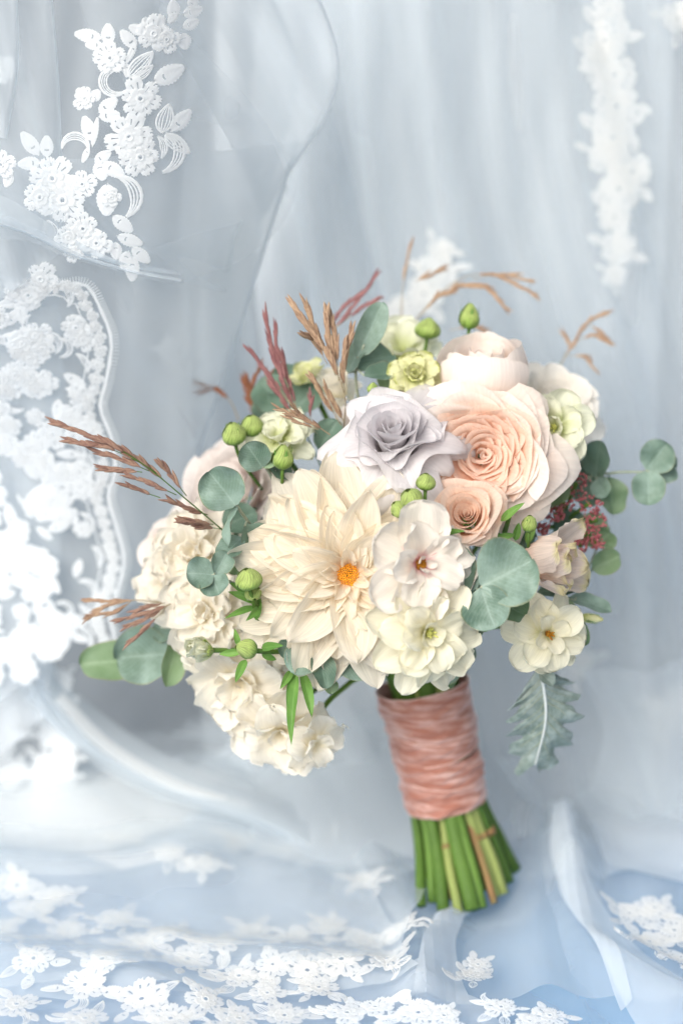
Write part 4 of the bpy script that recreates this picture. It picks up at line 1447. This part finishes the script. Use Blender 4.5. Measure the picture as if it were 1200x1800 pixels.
# ------------------------------------------------------------------ eucalyptus and other leaves
def leaf(root, base, tip, wpx, face, mat, cup=0.28, wave=0.10, b=0.58, c=0.5, bow=20, name='leaf', crease=0.16, rnd=R, twist=0.0, frill=0.0, nu=13, nv=11):
    bw, tw = P(*base), P(*tip)
    x = tw - bw
    L = x.length
    x.normalize()
    n = V(*face)
    n = (n - x * n.dot(x)).normalized()
    y = n.cross(x)
    vs, fs, uv = blade(L * 1.03, wpx * K * (D - base[2]) / D, bow, -bow, cup=cup, wave=wave, b=b, c=c, crease=crease, twist=twist, frill=frill, nu=nu, nv=nv, rnd=rnd)
    o = root.location
    return mesh(name, [bw - o + x * a + y * bb + n * cc for a, bb, cc in vs], fs, M[mat], root, uv)

def sprig(name, label, cat, stem_pts, leaves, mat='euc', stem_mat='stem_grey', sr_=0.0011, to_bind=True, group='foliage of the bouquet', petioles=True):
    """leaves: (bx,by,bz, tx,ty,tz, width px, (facing), optional material)"""
    pts = [P(*p) for p in stem_pts]
    root = thing(name, label, cat, pts[0], None, group)
    pts = smooth_line(pts, 22)
    v, f, u = tube([p - root.location for p in pts], sr_, 6, sr_ * 0.6)
    st = mesh('stem', v, f, M[stem_mat], root, u)
    for q in leaves:
        mt = q[8] if len(q) > 8 else mat
        b_ = q[0:3]
        o = leaf(root, b_, q[3:6], q[6], q[7], mt, twist=R.uniform(-.3, .3))
        bw = P(*b_)
        near = min(pts, key=lambda p: (p - bw).length)
        if petioles and (near - bw).length > 0.001:
            v, f, u = tube([near - root.location, near.lerp(bw, 0.5) - root.location, bw - root.location], sr_ * 0.6, 5)
            mesh('leaf_stalk', v, f, M[stem_mat], o, u) if False else mesh('leaf_stalk', v, f, M[stem_mat], root, u)
    return root

C_ = (0, 0, 1)
sprig('eucalyptus_sprig', 'eucalyptus sprig with one big round upright leaf beside the rust grass', 'eucalyptus', [(505, 980, -.06), (455, 940, -.035), (418, 892, -.012), (412, 880, -.01)],
      [(414, 888, -.008, 366, 830, -.004, 84, (-.05, .1, 1)), (418, 890, -.010, 402, 962, -.004, 36, (-.85, .15, .5)), (430, 925, -.02, 470, 985, -.03, 76, (.2, .3, .9), 'eucdark'),
       (425, 945, -.02, 388, 985, -.012, 46, (-.3, .2, .9)), (415, 960, -.02, 418, 1010, -.02, 40, (-.2, .1, .9), 'eucgreen')])
sprig('eucalyptus_sprig', 'eucalyptus leaf pair shaped like a heart above the cream ruffled bloom', 'eucalyptus', [(450, 1040, -.05), (410, 1025, -.015), (376, 1008, .0)],
      [(376, 1010, .002, 328, 1008, .006, 58, (-.1, .35, 1)), (378, 1010, .0, 398, 972, -.004, 42, (.35, .2, 1)), (372, 1012, .002, 385, 1046, .008, 54, (-.05, .3, 1))])
sprig('eucalyptus_sprig', 'small round eucalyptus leaf spotted with pale wax beside two lime buds', 'eucalyptus', [(500, 900, -.07), (478, 840, -.04), (462, 815, -.03)],
      [(462, 822, -.028, 432, 780, -.022, 58, (-.1, .1, 1)), (462, 822, -.028, 480, 796, -.03, 34, (.3, .6, .6), 'eucgreen'), (470, 815, -.035, 512, 838, -.04, 50, (.1, .5, .8), 'eucdark')])
sprig('eucalyptus_sprig', 'broad glossy eucalyptus leaf pair overlapping under the small spray rose', 'eucalyptus', [(800, 1090, -.06), (825, 1060, -.02), (850, 1028, .016)],
      [(846, 1032, .018, 934, 985, .020, 128, (.05, .15, 1)), (844, 1034, .016, 870, 1104, .022, 88, (-.3, .1, 1)), (838, 1034, .004, 806, 1004, .000, 58, (-.1, .1, 1)),
       (858, 1046, .008, 922, 1080, .004, 64, (.1, .2, 1), 'eucgreen')])
sprig('eucalyptus_sprig', 'dark eucalyptus leaves wedged between the wine-centred bloom and the glossy leaf pair', 'eucalyptus', [(790, 1130, -.05), (790, 1060, -.02), (790, 1000, .0)],
      [(798, 1060, .004, 782, 948, .006, 84, (.25, .05, 1), 'eucdark'), (800, 1070, -.004, 838, 1120, -.004, 50, (.2, .2, .9), 'eucdark'), (804, 1080, .0, 812, 1128, .006, 24, (.7, 0, .7), 'euc'),
       (818, 1070, -.02, 850, 1110, -.025, 46, (.2, .3, .8), 'fresh')])
sprig('eucalyptus_sprig', 'eucalyptus sprig reaching out sideways to a heart-shaped leaf pair at its tip', 'eucalyptus', [(960, 900, -.10), (1020, 845, -.085), (1080, 831, -.08), (1140, 830, -.08)],
      [(1136, 826, -.078, 1172, 780, -.075, 64, (.1, .2, 1)), (1138, 828, -.078, 1140, 888, -.070, 60, (-.1, .1, 1)), (1136, 828, -.080, 1188, 822, -.085, 54, (.2, .2, 1)),
       (1046, 838, -.080, 1056, 775, -.070, 52, (-.4, .1, .9), 'eucdark'), (1048, 842, -.080, 1066, 872, -.070, 40, (-.5, .1, .8), 'euc'), (1070, 838, -.085, 1078, 902, -.085, 56, (.3, 0, 1), 'eucgreen'),
       (1040, 848, -.084, 1030, 806, -.08, 40, (-.3, .1, 1), 'eucdark')])
sprig('eucalyptus_sprig', 'eucalyptus leaves hanging below the dahlia in a small row', 'eucalyptus', [(640, 1110, -.06), (580, 1140, -.03), (540, 1135, -.02)],
      [(548, 1140, -.014, 512, 1182, -.006, 66, (-.05, 0, 1)), (556, 1142, -.012, 574, 1210, -.006, 46, (.35, .05, 1), 'eucdark'), (590, 1148, -.020, 652, 1184, -.018, 54, (.1, -.2, 1), 'euc'),
       (578, 1192, -.02, 584, 1220, -.018, 26, (.1, 0, 1), 'eucgreen'), (522, 1125, -.02, 502, 1160, -.015, 52, (0, 0, 1), 'euc')])
sprig('eucalyptus_sprig', 'eucalyptus leaves peeping out above the velvet ribbon', 'eucalyptus', [(740, 1160, -.09), (790, 1150, -.05), (820, 1130, -.05)],
      [(746, 1182, -.045, 810, 1166, -.040, 58, (.0, -.1, 1), 'euc'), (795, 1150, -.06, 832, 1130, -.06, 50, (.2, 0, 1), 'euc'), (770, 1190, -.05, 800, 1202, -.05, 30, (0, 0, 1), 'eucgreen'), (690, 1170, -.06, 640, 1150, -.06, 60, (0, 0, 1), 'eucdark')])
sprig('eucalyptus_sprig', 'three blurred eucalyptus leaves jutting out under the brown grass tuft', 'eucalyptus', [(420, 1130, -.09), (320, 1150, -.085), (250, 1170, -.085)],
      [(300, 1150, -.082, 205, 1158, -.080, 104, (-.1, .25, 1)), (270, 1165, -.09, 142, 1168, -.09, 72, (-.1, .4, .9), 'eucgreen'), (315, 1100, -.072, 292, 1206, -.066, 50, (.45, .1, .9), 'eucgreen'), (310, 1110, -.085, 270, 1100, -.085, 60, (0, .4, .8), 'euc')])
sprig('eucalyptus_sprig', 'tall eucalyptus leaf standing above the lavender rose at the top', 'eucalyptus', [(640, 760, -.09), (625, 660, -.06), (640, 605, -.05)],
      [(628, 628, -.052, 672, 532, -.050, 50, (.15, .1, 1)), (612, 655, -.055, 640, 600, -.055, 36, (-.5, .1, .9)), (640, 660, -.05, 700, 658, -.058, 44, (0, .55, .8), 'eucdark'),
       (612, 640, -.06, 690, 625, -.066, 60, (0, .3, .9), 'eucdark')])
sprig('eucalyptus_sprig', 'dark round eucalyptus leaves in the shade behind the maroon grass', 'eucalyptus', [(560, 760, -.10), (510, 700, -.10), (480, 660, -.10)],
      [(500, 720, -.095, 455, 668, -.095, 72, (-.2, .3, .9), 'eucdark'), (505, 700, -.1, 520, 640, -.1, 70, (0, .3, .9), 'eucdark'), (520, 720, -.09, 560, 676, -.09, 60, (0, .3, .9), 'eucdark'), (480, 740, -.1, 470, 690, -.09, 60, (-.3, .2, .9), 'eucdark')])
sprig('eucalyptus_sprig', 'small eucalyptus leaves sticking out under the tulip-like flower', 'eucalyptus', [(900, 1060, -.06), (960, 1045, -.05), (1010, 1055, -.05)],
      [(994, 1052, -.046, 1032, 1132, -.040, 36, (-.5, 0, .9), 'eucgreen'), (998, 1052, -.05, 1072, 1074, -.055, 34, (.1, .5, .8)), (945, 1042, -.05, 1022, 1032, -.052, 40, (0, .5, .8), 'eucdark'), (1040, 1000, -.075, 1088, 978, -.075, 46, (0, 0, 1), 'eucgreen'), (1050, 960, -.08, 1070, 935, -.08, 50, (0, 0, 1), 'eucgreen')])
# dark leaves filling the heart of the bouquet
fr_ = random.Random(41)
fill = []
for cx, cy, cz in [(700, 930, -.045), (900, 900, -.05), (880, 940, -.045), (940, 860, -.06), (760, 860, -.05), (560, 790, -.06), (620, 800, -.07), (480, 850, -.07), (450, 900, -.06), (430, 1040, -.06), (470, 1120, -.06), (520, 1120, -.055),
                   (600, 1130, -.06), (700, 1120, -.06), (840, 1050, -.05), (900, 1000, -.06), (860, 980, -.05), (1000, 850, -.09), (940, 740, -.09), (680, 690, -.08), (760, 690, -.09), (400, 920, -.09), (380, 1010, -.09), (430, 990, -.07), (500, 1180, -.07), (900, 960, -.06), (1010, 940, -.09), (1020, 900, -.09)]:
    a = fr_.uniform(0, 6.28)
    fill.append((cx, cy, cz, cx + 62 * math.cos(a), cy + 62 * math.sin(a), cz + .004, fr_.uniform(46, 64), (fr_.uniform(-.4, .4), fr_.uniform(-.2, .5), 1), fr_.choice(('eucdark', 'eucdark', 'eucgreen'))))
sprig('eucalyptus_branch', 'dark leafy eucalyptus branch filling the gaps between the flowers', 'eucalyptus', [(745, 1200, -.125), (710, 1080, -.12), (660, 930, -.10), (680, 780, -.10)], fill, petioles=False)

# narrow fresh green leaves
def slim(name, label, stem_pts, lv, mat='fresh', r=0.0016):
    pts = [P(*p) for p in stem_pts]
    root = thing(name, label, 'leaf spray', pts[0], None, 'green leaf sprays of the bouquet')
    ps = smooth_line(pts, 16)
    v, f, u = tube([p - root.location for p in ps], r, 7, r * .7)
    mesh('stem', v, f, M['stem'], root, u)
    for q in lv:
        leaf(root, q[0:3], q[3:6], q[6], q[7] if len(q) > 7 else C_, mat, cup=0.35, b=0.6, c=0.95, bow=q[8] if len(q) > 8 else 25, crease=0.2, wave=0.06)
    return root
slim('leaf_spray', 'strappy green leaves curling down beside the lowest cream blooms', [(560, 1140, -.06), (535, 1165, -.04), (525, 1185, -.03)],
     [(512, 1180, -.02, 492, 1212, -.012, 14), (522, 1182, -.02, 512, 1310, -.006, 19, (-.3, 0, 1), 20), (530, 1182, -.02, 548, 1262, -.008, 20, (.3, 0, 1), 20), (515, 1180, -.02, 505, 1250, -.02, 14)])
slim('leaf_spray', 'fresh green leaf spray under the lime bud beside the dahlia', [(470, 1130, -.05), (452, 1080, -.015), (440, 1040, .0)],
     [(448, 1068, -.01, 394, 1088, .004, 13, (0, .3, 1), 22), (452, 1060, -.01, 400, 1040, -.01, 15, (0, .3, 1)), (455, 1070, -.01, 432, 1092, .004, 14), (458, 1062, -.012, 400, 1022, -.012, 16, (0, .4, 1)), (450, 1090, -.012, 455, 1040, -.014, 16), (445, 1050, -.01, 472, 1020, -.02, 14)])
slim('leaf_spray', 'thin green leaves of the bud stalk crossing to the dahlia', [(520, 1142, -.03), (480, 1146, -.012), (445, 1145, -.008)],
     [(460, 1140, -.006, 498, 1135, .002, 16, (0, .3, 1), 24), (432, 1160, -.006, 414, 1200, .0, 16, (-.2, 0, 1), 20), (420, 1135, -.01, 412, 1105, -.008, 11), (425, 1145, -.01, 385, 1150, -.012, 14), (460, 1150, -.01, 486, 1160, -.012, 12)])
slim('leaf_spray', 'pointed green leaf lying on the peach rose beside a tight green bud', [(880, 960, -.05), (890, 925, -.02), (895, 910, -.012)],
     [(880, 916, -.004, 921, 884, .002, 15, (0, .4, 1), 14), (905, 950, -.02, 912, 918, -.02, 14), (890, 955, -.02, 870, 935, -.015, 14), (925, 955, -.03, 940, 910, -.03, 16), (870, 945, -.01, 905, 940, -.015, 12)])
slim('leaf_spray', 'little pointed green leaf beneath the small spray rose', [(790, 960, -.03), (772, 945, -.004), (765, 935, .002)],
     [(766, 940, .006, 816, 934, .012, 14, (0, .5, 1), 12), (770, 950, .0, 790, 962, .0, 12)])

# ------------------------------------------------------------------ green buds
def bud(label, px, py, dz, ax, rad, L, to, group='green buds of the bouquet', pale=False, open_=0.0, sep=True, seed=1):
    """ax: axis direction (r,u,t); to: pixel point where the stalk goes"""
    rnd = random.Random(seed + int(px))
    rad *= rnd.uniform(.85, 1.12); L *= rnd.uniform(.9, 1.2); open_ = open_ or rnd.choice((0, 0, .25, .5))
    f = V(*ax)
    base = P(px, py, dz) - f * (L * K * 0.5)
    q = facing_quat(f, rnd.uniform(0, 6))
    root = thing('flower_bud', label, 'bud', base, q, group)
    for k in range(5):
        # overlapping petals wrapped into a pointed bud
        nu, nv = 10, 9
        vs, uv = [], []
        for i in range(nu):
            u = i / (nu - 1)
            r_ = rad * K * (math.sin(math.pi * (0.10 + 0.86 * u ** 0.8)) ** 0.75) * (1 + 0.02 * k) * (1 + open_ * u * u)
            z = L * K * u * (1 + 0.03 * math.sin(k * 2.0))
            for j in range(nv):
                v = -1 + 2 * j / (nv - 1)
                a = k * 1.2566 + v * 0.95 + u * 0.8
                rr = r_ * (1 + 0.13 * v + 0.06 * (1 - v * v))
                vs.append((rr * math.cos(a), rr * math.sin(a), z))
                uv.append((u, v * .5 + .5))
        mesh('petal', vs, grid_faces(nu, nv), M['lime' if pale else 'bud'], root, uv)
    if sep:
        for k in range(4):
            petal(root, blade(L * K * rnd.uniform(.6, 1.0), rad * K * .62, 40, 96, cup=0.3, b=.5, c=.9, th=k * 1.57 + .3, r0=rad * K * 0.35, nu=9, nv=5, rnd=rnd, bend=.6), 'fresh', 'sepal')
    tgt = P(*to)
    pts = bez(base, base - f * (tgt - base).length * .35, tgt + (base - tgt) * .3, tgt, 8)
    inv = q.inverted()
    v, fc, u = tube([inv @ (p - base) for p in pts], 3.4 * K, 7)
    mesh('stem', v, fc, M['stem'], root, u)
    return root
bud('plump lime bud at the outer edge above the mauve rose', 410, 762, -.045, (-.15, .9, .4), 21, 42, (460, 860, -.07))
bud('lime bud half tucked behind the pale ruffled flower', 442, 748, -.055, (-.1, .9, .3), 17, 42, (480, 840, -.08))
bud('striped lime bud standing in front of the pale ruffled flower', 497, 803, -.025, (.05, .95, .3), 18, 40, (500, 880, -.06))
bud('lime green bud leaning against the outer dahlia petals', 436, 1017, .004, (-.15, .9, .45), 21, 40, (470, 1080, -.03))
bud('small second bud just under the lime bud beside the dahlia', 445, 1045, -.005, (.2, -.7, .6), 14, 26, (465, 1090, -.03), seed=3)
bud('green bud with spread sepals on a stalk below the dahlia', 432, 1140, .0, (-.85, .15, .5), 17, 34, (520, 1142, -.04), seed=4)
bud('blurred green bud with loose sepals at the top of the bouquet', 752, 577, -.085, (.1, .95, .2), 23, 40, (735, 660, -.1), seed=5)
bud('round green bud standing highest, above the globe rose', 825, 556, -.08, (.05, .98, .1), 19, 40, (822, 640, -.1), seed=6)
bud('small dark green bud between lavender rose and spray rose', 748, 847, .012, (.05, .95, .3), 14, 28, (760, 930, -.02), sep=False, seed=7)
bud('lime bud on a curving stalk above the wine-centred bloom', 722, 876, .016, (-.3, .8, .5), 17, 32, (766, 945, -.01), sep=False, seed=8)
bud('lime bud of a tight pair over the dahlia petals', 700, 893, .010, (-.5, .6, .6), 14, 30, (735, 940, -.02), seed=9)
bud('lime bud of a tight pair next to the curving stalk', 716, 900, .008, (.2, -.3, .9), 13, 28, (735, 940, -.02), seed=10)
bud('tight green bud among the leaves beside the tulip-like flower', 930, 921, -.012, (.05, .95, .3), 12, 28, (936, 980, -.05), seed=11)
bud('green bud tip behind the pale green-white flower', 990, 716, -.06, (.05, .95, .2), 14, 30, (985, 780, -.09), seed=12)
bud('tiny green bud above the lavender rose', 655, 682, -.04, (.1, .9, .3), 10, 22, (660, 740, -.07), seed=13)
bud('frosted grey-green bud pair tip near the small pointed leaves', 1040, 1087, -.05, (.9, -.1, .3), 9, 34, (985, 1075, -.06), seed=14, pale=True)
bud('tiny dark green bud beside the pointed leaf under the spray rose', 764, 934, .010, (-.1, .9, .3), 7, 16, (775, 960, -.02), sep=False, seed=15)

# ------------------------------------------------------------------ grasses
def spike_mesh(L, r):
    vs, fs, uv = tube([Vector((0, 0, L * t)) for t in (0, .12, .35, .65, .88, 1)], r, 6)
    prof = [0.3, .8, 1.0, .8, .4, .05]
    v2 = []
    for i in range(6):
        for j in range(6):
            q = vs[i * 6 + j]
            v2.append((q[0] * prof[i], q[1] * prof[i] * 0.7, q[2]))
    return v2, fs, uv
def grass(label, branches, mat, spacing=4.6, sl=22, sr_px=2.6, seed=1, stem_mat='twig', stem_to=None, spread=0.22, name='grass_plume', dens=1.5):
    """branches: lists of (px,py,dz); first is the main stalk, all carry spikelets (start fraction as last item)"""
    rnd = random.Random(seed)
    p0 = P(*branches[0][0][0])
    root = thing(name, label, 'dried grass', p0, None, 'dried grasses of the bouquet')
    proto = None
    for bi, (pts, st) in enumerate(branches):
        w3 = smooth_line([P(*p) for p in pts], 30)
        v, f, u = tube([p - p0 for p in w3], (1.5 if bi == 0 else 0.9) * K, 5, 0.5 * K)
        mesh('stem' if bi == 0 else 'branch', v, f, M[stem_mat], root, u)
        ln = sum((w3[i + 1] - w3[i]).length for i in range(30)) / K * (1 - st)
        n = max(3, int(ln / spacing * dens))
        for k in range(n):
            t = st + (1 - st) * (k / max(1, n - 1)) * 0.93
            i = min(int(t * 30), 29)
            p = w3[i].lerp(w3[i + 1], t * 30 - i)
            d = (w3[min(i + 1, 30)] - w3[max(i - 1, 0)]).normalized()
            side = d.cross(TO).normalized() * rnd.choice((-1, 1)) * spread * rnd.uniform(.3, 2.0) + TO * rnd.uniform(-.25, .3) * spread * 2
            d2 = (d + side).normalized()
            if proto is None:
                pv, pf, pu = spike_mesh(sl * K, sr_px * K)
                proto = mesh('spikelet', pv, pf, M[mat], root, pu)
                o = proto
            else:
                o = link_copy(proto, root)
            o.location = p - p0
            o.rotation_mode = 'QUATERNION'
            o.rotation_quaternion = d2.to_track_quat('Z', 'Y') @ Quaternion((0, 0, 1), rnd.uniform(0, 6))
            s_ = rnd.uniform(.75, 1.2)
            o.scale = (s_, s_, s_ * rnd.uniform(.85, 1.15))
    if stem_to:
        w3 = smooth_line([P(*stem_to), p0], 10)
        v, f, u = tube([p - p0 for p in w3], 1.6 * K, 5)
        mesh('stalk', v, f, M['stem'], root, u)
    return root
z = .0
grass('long rust-red grass plume reaching far out from the bouquet', [
    ([(396, 936, -.04), (330, 880, -.018), (250, 815, -.004), (180, 775, .002), (100, 743, .006)], 0.62),
    ([(262, 828, -.006), (215, 808, -.004), (172, 795, -.002)], 0.15), ([(245, 812, -.004), (190, 788, 0), (125, 775, .003)], 0.4),
    ([(250, 830, -.006), (225, 827, -.004), (178, 824, 0)], 0.2), ([(310, 870, -.012), (270, 852, -.008), (228, 836, -.004)], 0.2), ([(282, 875, -.012), (255, 866, -.01), (228, 855, -.006)], 0.35),
    ([(328, 872, -.02), (302, 838, -.016), (285, 818, -.012)], 0.2), ([(275, 832, -.01), (245, 808, -.006), (205, 785, -.002)], 0.2), ([(365, 905, -.03), (330, 893, -.022), (300, 880, -.016)], 0.15), ([(375, 922, -.03), (350, 918, -.024), (320, 915, -.018)], 0.1),
    ([(388, 930, -.035), (355, 925, -.028), (325, 916, -.02)], 0.2), ([(300, 855, -.012), (260, 820, -.01), (232, 803, -.004)], .2)], 'rust', seed=2, stem_mat='stem', stem_to=(470, 1000, -.08), sl=25, sr_px=3.3, spread=.14)
grass('upright tan grass plume standing behind the lavender rose', [
    ([(604, 752, -.06), (606, 700, -.045), (585, 640, -.035), (545, 580, -.03), (513, 532, -.03)], .42),
    ([(590, 660, -.04), (560, 595, -.034), (538, 535, -.03)], .3), ([(592, 650, -.04), (580, 600, -.035), (573, 545, -.03)], .1), ([(600, 680, -.042), (606, 630, -.04), (617, 585, -.036)], .15), ([(595, 670, -.04), (590, 600, -.036), (583, 565, -.034)], .25),
    ([(604, 740, -.05), (590, 715, -.045), (575, 690, -.04)], .1), ([(600, 748, -.05), (570, 700, -.045), (547, 665, -.04)], .25), ([(606, 690, -.045), (602, 650, -.04), (606, 605, -.036)], .2), ([(575, 640, -.04), (555, 605, -.036), (540, 590, -.03)], .2)],
    'tan', seed=3, sl=29, sr_px=3.6, spread=.12, stem_to=(640, 900, -.09))
grass('maroon grass plume beside the upright tan one', [
    ([(530, 745, -.07), (505, 690, -.06), (480, 620, -.055), (465, 550, -.05)], .2), ([(510, 710, -.06), (470, 655, -.058), (440, 617, -.055)], .2), ([(510, 690, -.06), (490, 630, -.056), (484, 578, -.052)], .2), ([(528, 740, -.065), (505, 660, -.06), (497, 630, -.056)], .2), ([(520, 735, -.065), (495, 700, -.06), (480, 680, -.058)], .2), ([(545, 745, -.065), (546, 715, -.06), (545, 705, -.06)], .2)],
    'maroon', seed=4, sl=28, sr_px=2.6, spread=.1, stem_to=(600, 900, -.1))
grass('short brown grass tuft lying toward the lavender rose', [([(580, 764, -.035), (545, 742, -.028), (488, 718, -.02)], .25), ([(555, 748, -.03), (530, 730, -.026), (516, 716, -.02)], .2), ([(560, 755, -.03), (530, 745, -.026), (508, 735, -.024)], .2)], 'tan', seed=5, sl=22, spread=.12)
grass('brown grass tuft drooping over the blurred leaves at the outer side', [
    ([(300, 1062, -.06), (235, 1055, -.055), (190, 1065, -.052), (152, 1088, -.05)], .35), ([(235, 1056, -.055), (190, 1056, -.055), (160, 1055, -.055)], .1), ([(230, 1058, -.055), (200, 1075, -.052), (165, 1082, -.05)], .1)], 'tan', seed=6, sl=22, spread=.12, stem_to=(400, 1080, -.09))
grass('spread brown grass tuft in front of the blush rose', [
    ([(300, 1062, -.05), (265, 1075, -.045), (205, 1092, -.04)], .15), ([(295, 1065, -.05), (260, 1085, -.045), (220, 1102, -.04)], .2), ([(290, 1070, -.05), (260, 1100, -.045), (225, 1132, -.04)], .3), ([(290, 1060, -.05), (260, 1066, -.045), (240, 1074, -.045)], .1)], 'rust', seed=7, sl=22, spread=.12)
grass('reddish grass plume rising behind the tall eucalyptus leaf', [
    ([(585, 580, -.10), (615, 545, -.10), (662, 482, -.10)], .1), ([(590, 575, -.10), (630, 545, -.10), (655, 530, -.1)], .3), ([(580, 580, -.1), (600, 545, -.1), (640, 510, -.1)], .2)], 'maroon', seed=8, sl=26, spread=.1, stem_to=(600, 800, -.11))
grass('arching tan grass plume highest behind the green buds', [
    ([(700, 620, -.12), (740, 550, -.12), (800, 495, -.12), (860, 482, -.12), (940, 518, -.12)], .68), ([(830, 490, -.12), (880, 482, -.12), (930, 492, -.12)], .4), ([(800, 497, -.12), (850, 505, -.12), (888, 540, -.12)], .15), ([(760, 530, -.12), (800, 505, -.12), (838, 503, -.12)], .2), ([(740, 555, -.12), (765, 525, -.12), (790, 515, -.12)], .2), ([(730, 495, -.12), (755, 482, -.12), (775, 475, -.12)], .1), ([(790, 580, -.12), (830, 575, -.12), (860, 590, -.12)], .2)],
    'tan', seed=9, sl=26, spread=.12)
grass('single thin grass spike standing behind the bouquet top', [([(705, 560, -.13), (708, 500, -.13), (720, 435, -.13)], .55)], 'tan', seed=10, sl=26, spread=.06)
grass('pale brown grass plume behind the white rose', [
    ([(985, 640, -.13), (1010, 600, -.13), (1030, 570, -.13), (1068, 548, -.13)], .2), ([(1015, 598, -.13), (1040, 590, -.13), (1060, 597, -.13)], .2), ([(1000, 625, -.13), (1025, 628, -.13), (1045, 650, -.13)], .2), ([(1035, 570, -.13), (1050, 580, -.13), (1070, 600, -.13)], .2), ([(992, 625, -.13), (1000, 610, -.13), (992, 592, -.13)], .2)], 'tan', seed=11, sl=22, spread=.12, stem_to=(900, 760, -.13))
grass('dark rust grass tuft in the shade beside the dark leaves', [([(470, 760, -.105), (440, 700, -.105), (455, 640, -.105)], .1), ([(450, 730, -.105), (435, 690, -.105), (430, 670, -.105)], .1), ([(455, 720, -.1), (462, 680, -.1), (470, 662, -.1)], .1)], 'brown', seed=12, sl=24, spread=.2)
grass('faint brown grass tip seen through the veil', [([(420, 740, -.13), (400, 700, -.13), (345, 672, -.13)], .5), ([(395, 700, -.13), (380, 685, -.13), (350, 690, -.13)], .2)], 'brown', seed=13, sl=22, spread=.15)

# ------------------------------------------------------------------ burgundy sedum cluster
SE = thing('sedum_cluster', 'burgundy cluster of tiny buds beside the large peach rose', 'sedum', P(985, 930, -.10), None, FL)
zr = random.Random(9)
for cx, cy, cz, rad in [(985, 835, -.055, 26), (1012, 850, -.062, 26), (990, 880, -.06, 26), (1000, 815, -.07, 18), (1035, 885, -.06, 26), (1048, 915, -.06, 24), (1035, 940, -.055, 22), (1050, 955, -.058, 16), (975, 905, -.058, 18), (1020, 960, -.06, 18), (970, 860, -.065, 20), (955, 930, -.055, 14)]:
    c = P(cx, cy, cz)
    spots = []
    for i in range(46):
        d = Vector((zr.gauss(0, 1), zr.gauss(0, 1), zr.gauss(0, 1))).normalized()
        p = c - SE.location + Vector((d.x, d.y * .7, d.z * .8)) * rad * K * zr.uniform(.6, 1.05)
        spots.append((tuple(p), zr.uniform(2.2, 4.0) * K))
    v, f = beads(spots)
    mesh('floret_cluster', v, f, M['sedum'], SE, smooth=False, kind='stuff')
    v, f, u = tube([Vector((0, 0, 0)), (c - SE.location) * .5 + Vector((0, 0.004, 0)), c - SE.location], 0.0012, 6)
    mesh('stem', v, f, M['stem'], SE, u)

# ------------------------------------------------------------------ dusty miller leaf
def dusty():
    root = thing('dusty_miller_leaf', 'grey-green felted lobed leaf with a white midrib, hanging below the cream flower', 'leaf', P(960, 1190, -.05), None, 'foliage of the bouquet')
    mid = smooth_line([P(946, 1175, -.05), P(955, 1210, -.055), P(958, 1270, -.065), P(940, 1345, -.085)], 60)
    nrm = V(.1, .1, 1)
    vs, uv = [], []
    nv = 13
    for i in range(61):
        u = i / 60
        d = (mid[min(i + 1, 60)] - mid[max(i - 1, 0)]).normalized()
        y = nrm.cross(d).normalized()
        env = 68 * math.sin(math.pi * min(1, 0.10 + 0.86 * u)) ** 0.55
        for j in range(nv):
            v = -1 + 2 * j / (nv - 1)
            sg = 0.0 if v > 0 else 0.45
            lobe = 0.52 + 0.48 * (0.5 + 0.5 * math.cos(6.283 * (u * 5.6 + sg))) ** 0.55
            sub = 1 + 0.08 * math.cos(6.283 * (u * 15 + sg))
            wd = env * lobe * sub * K * 1.06
            # lobes sweep towards the tip
            sw = abs(v) ** 1.3 * 0.010 * lobe
            h = -0.006 * v * v + 0.002 * math.sin(9 * u + 4 * v) * abs(v)
            vs.append(mid[i] - root.location + y * (v * wd) + d * sw + nrm * h)
            uv.append((u, v * .5 + .5))
    mesh('leaf_blade', vs, grid_faces(61, nv), M['miller'], root, uv)
    v, f, u = tube([p - root.location + nrm * 0.0008 for p in mid], 4.2 * K, 7, 1.6 * K)
    mesh('midrib', v, f, M['rib_white'], root, u)
    for i in range(9, 54, 5):
        for sg in (-1, 1):
            j0, j1, j2 = i * nv + nv // 2, (i + 3) * nv + nv // 2 + sg * 2, (i + 5) * nv + nv // 2 + sg * 4
            pl = smooth_line([Vector(vs[j]) + nrm * 0.0006 for j in (j0, j1, j2)], 8)
            v, f, u = tube(pl, 1.1 * K, 5, 0.4 * K)
            mesh('side_vein', v, f, M['stem_grey'], root, u)
    v, f, u = tube([p - root.location for p in smooth_line([P(900, 1080, -.08), P(935, 1150, -.055), mid[0]], 8)], 4 * K, 7)
    mesh('leaf_stalk', v, f, M['stem_grey'], root, u)
    bl = leaf(root, (948, 1180, -.045), (972, 1205, -.042), 26, (.3, .2, 1), 'miller', name='leaflet')
dusty()
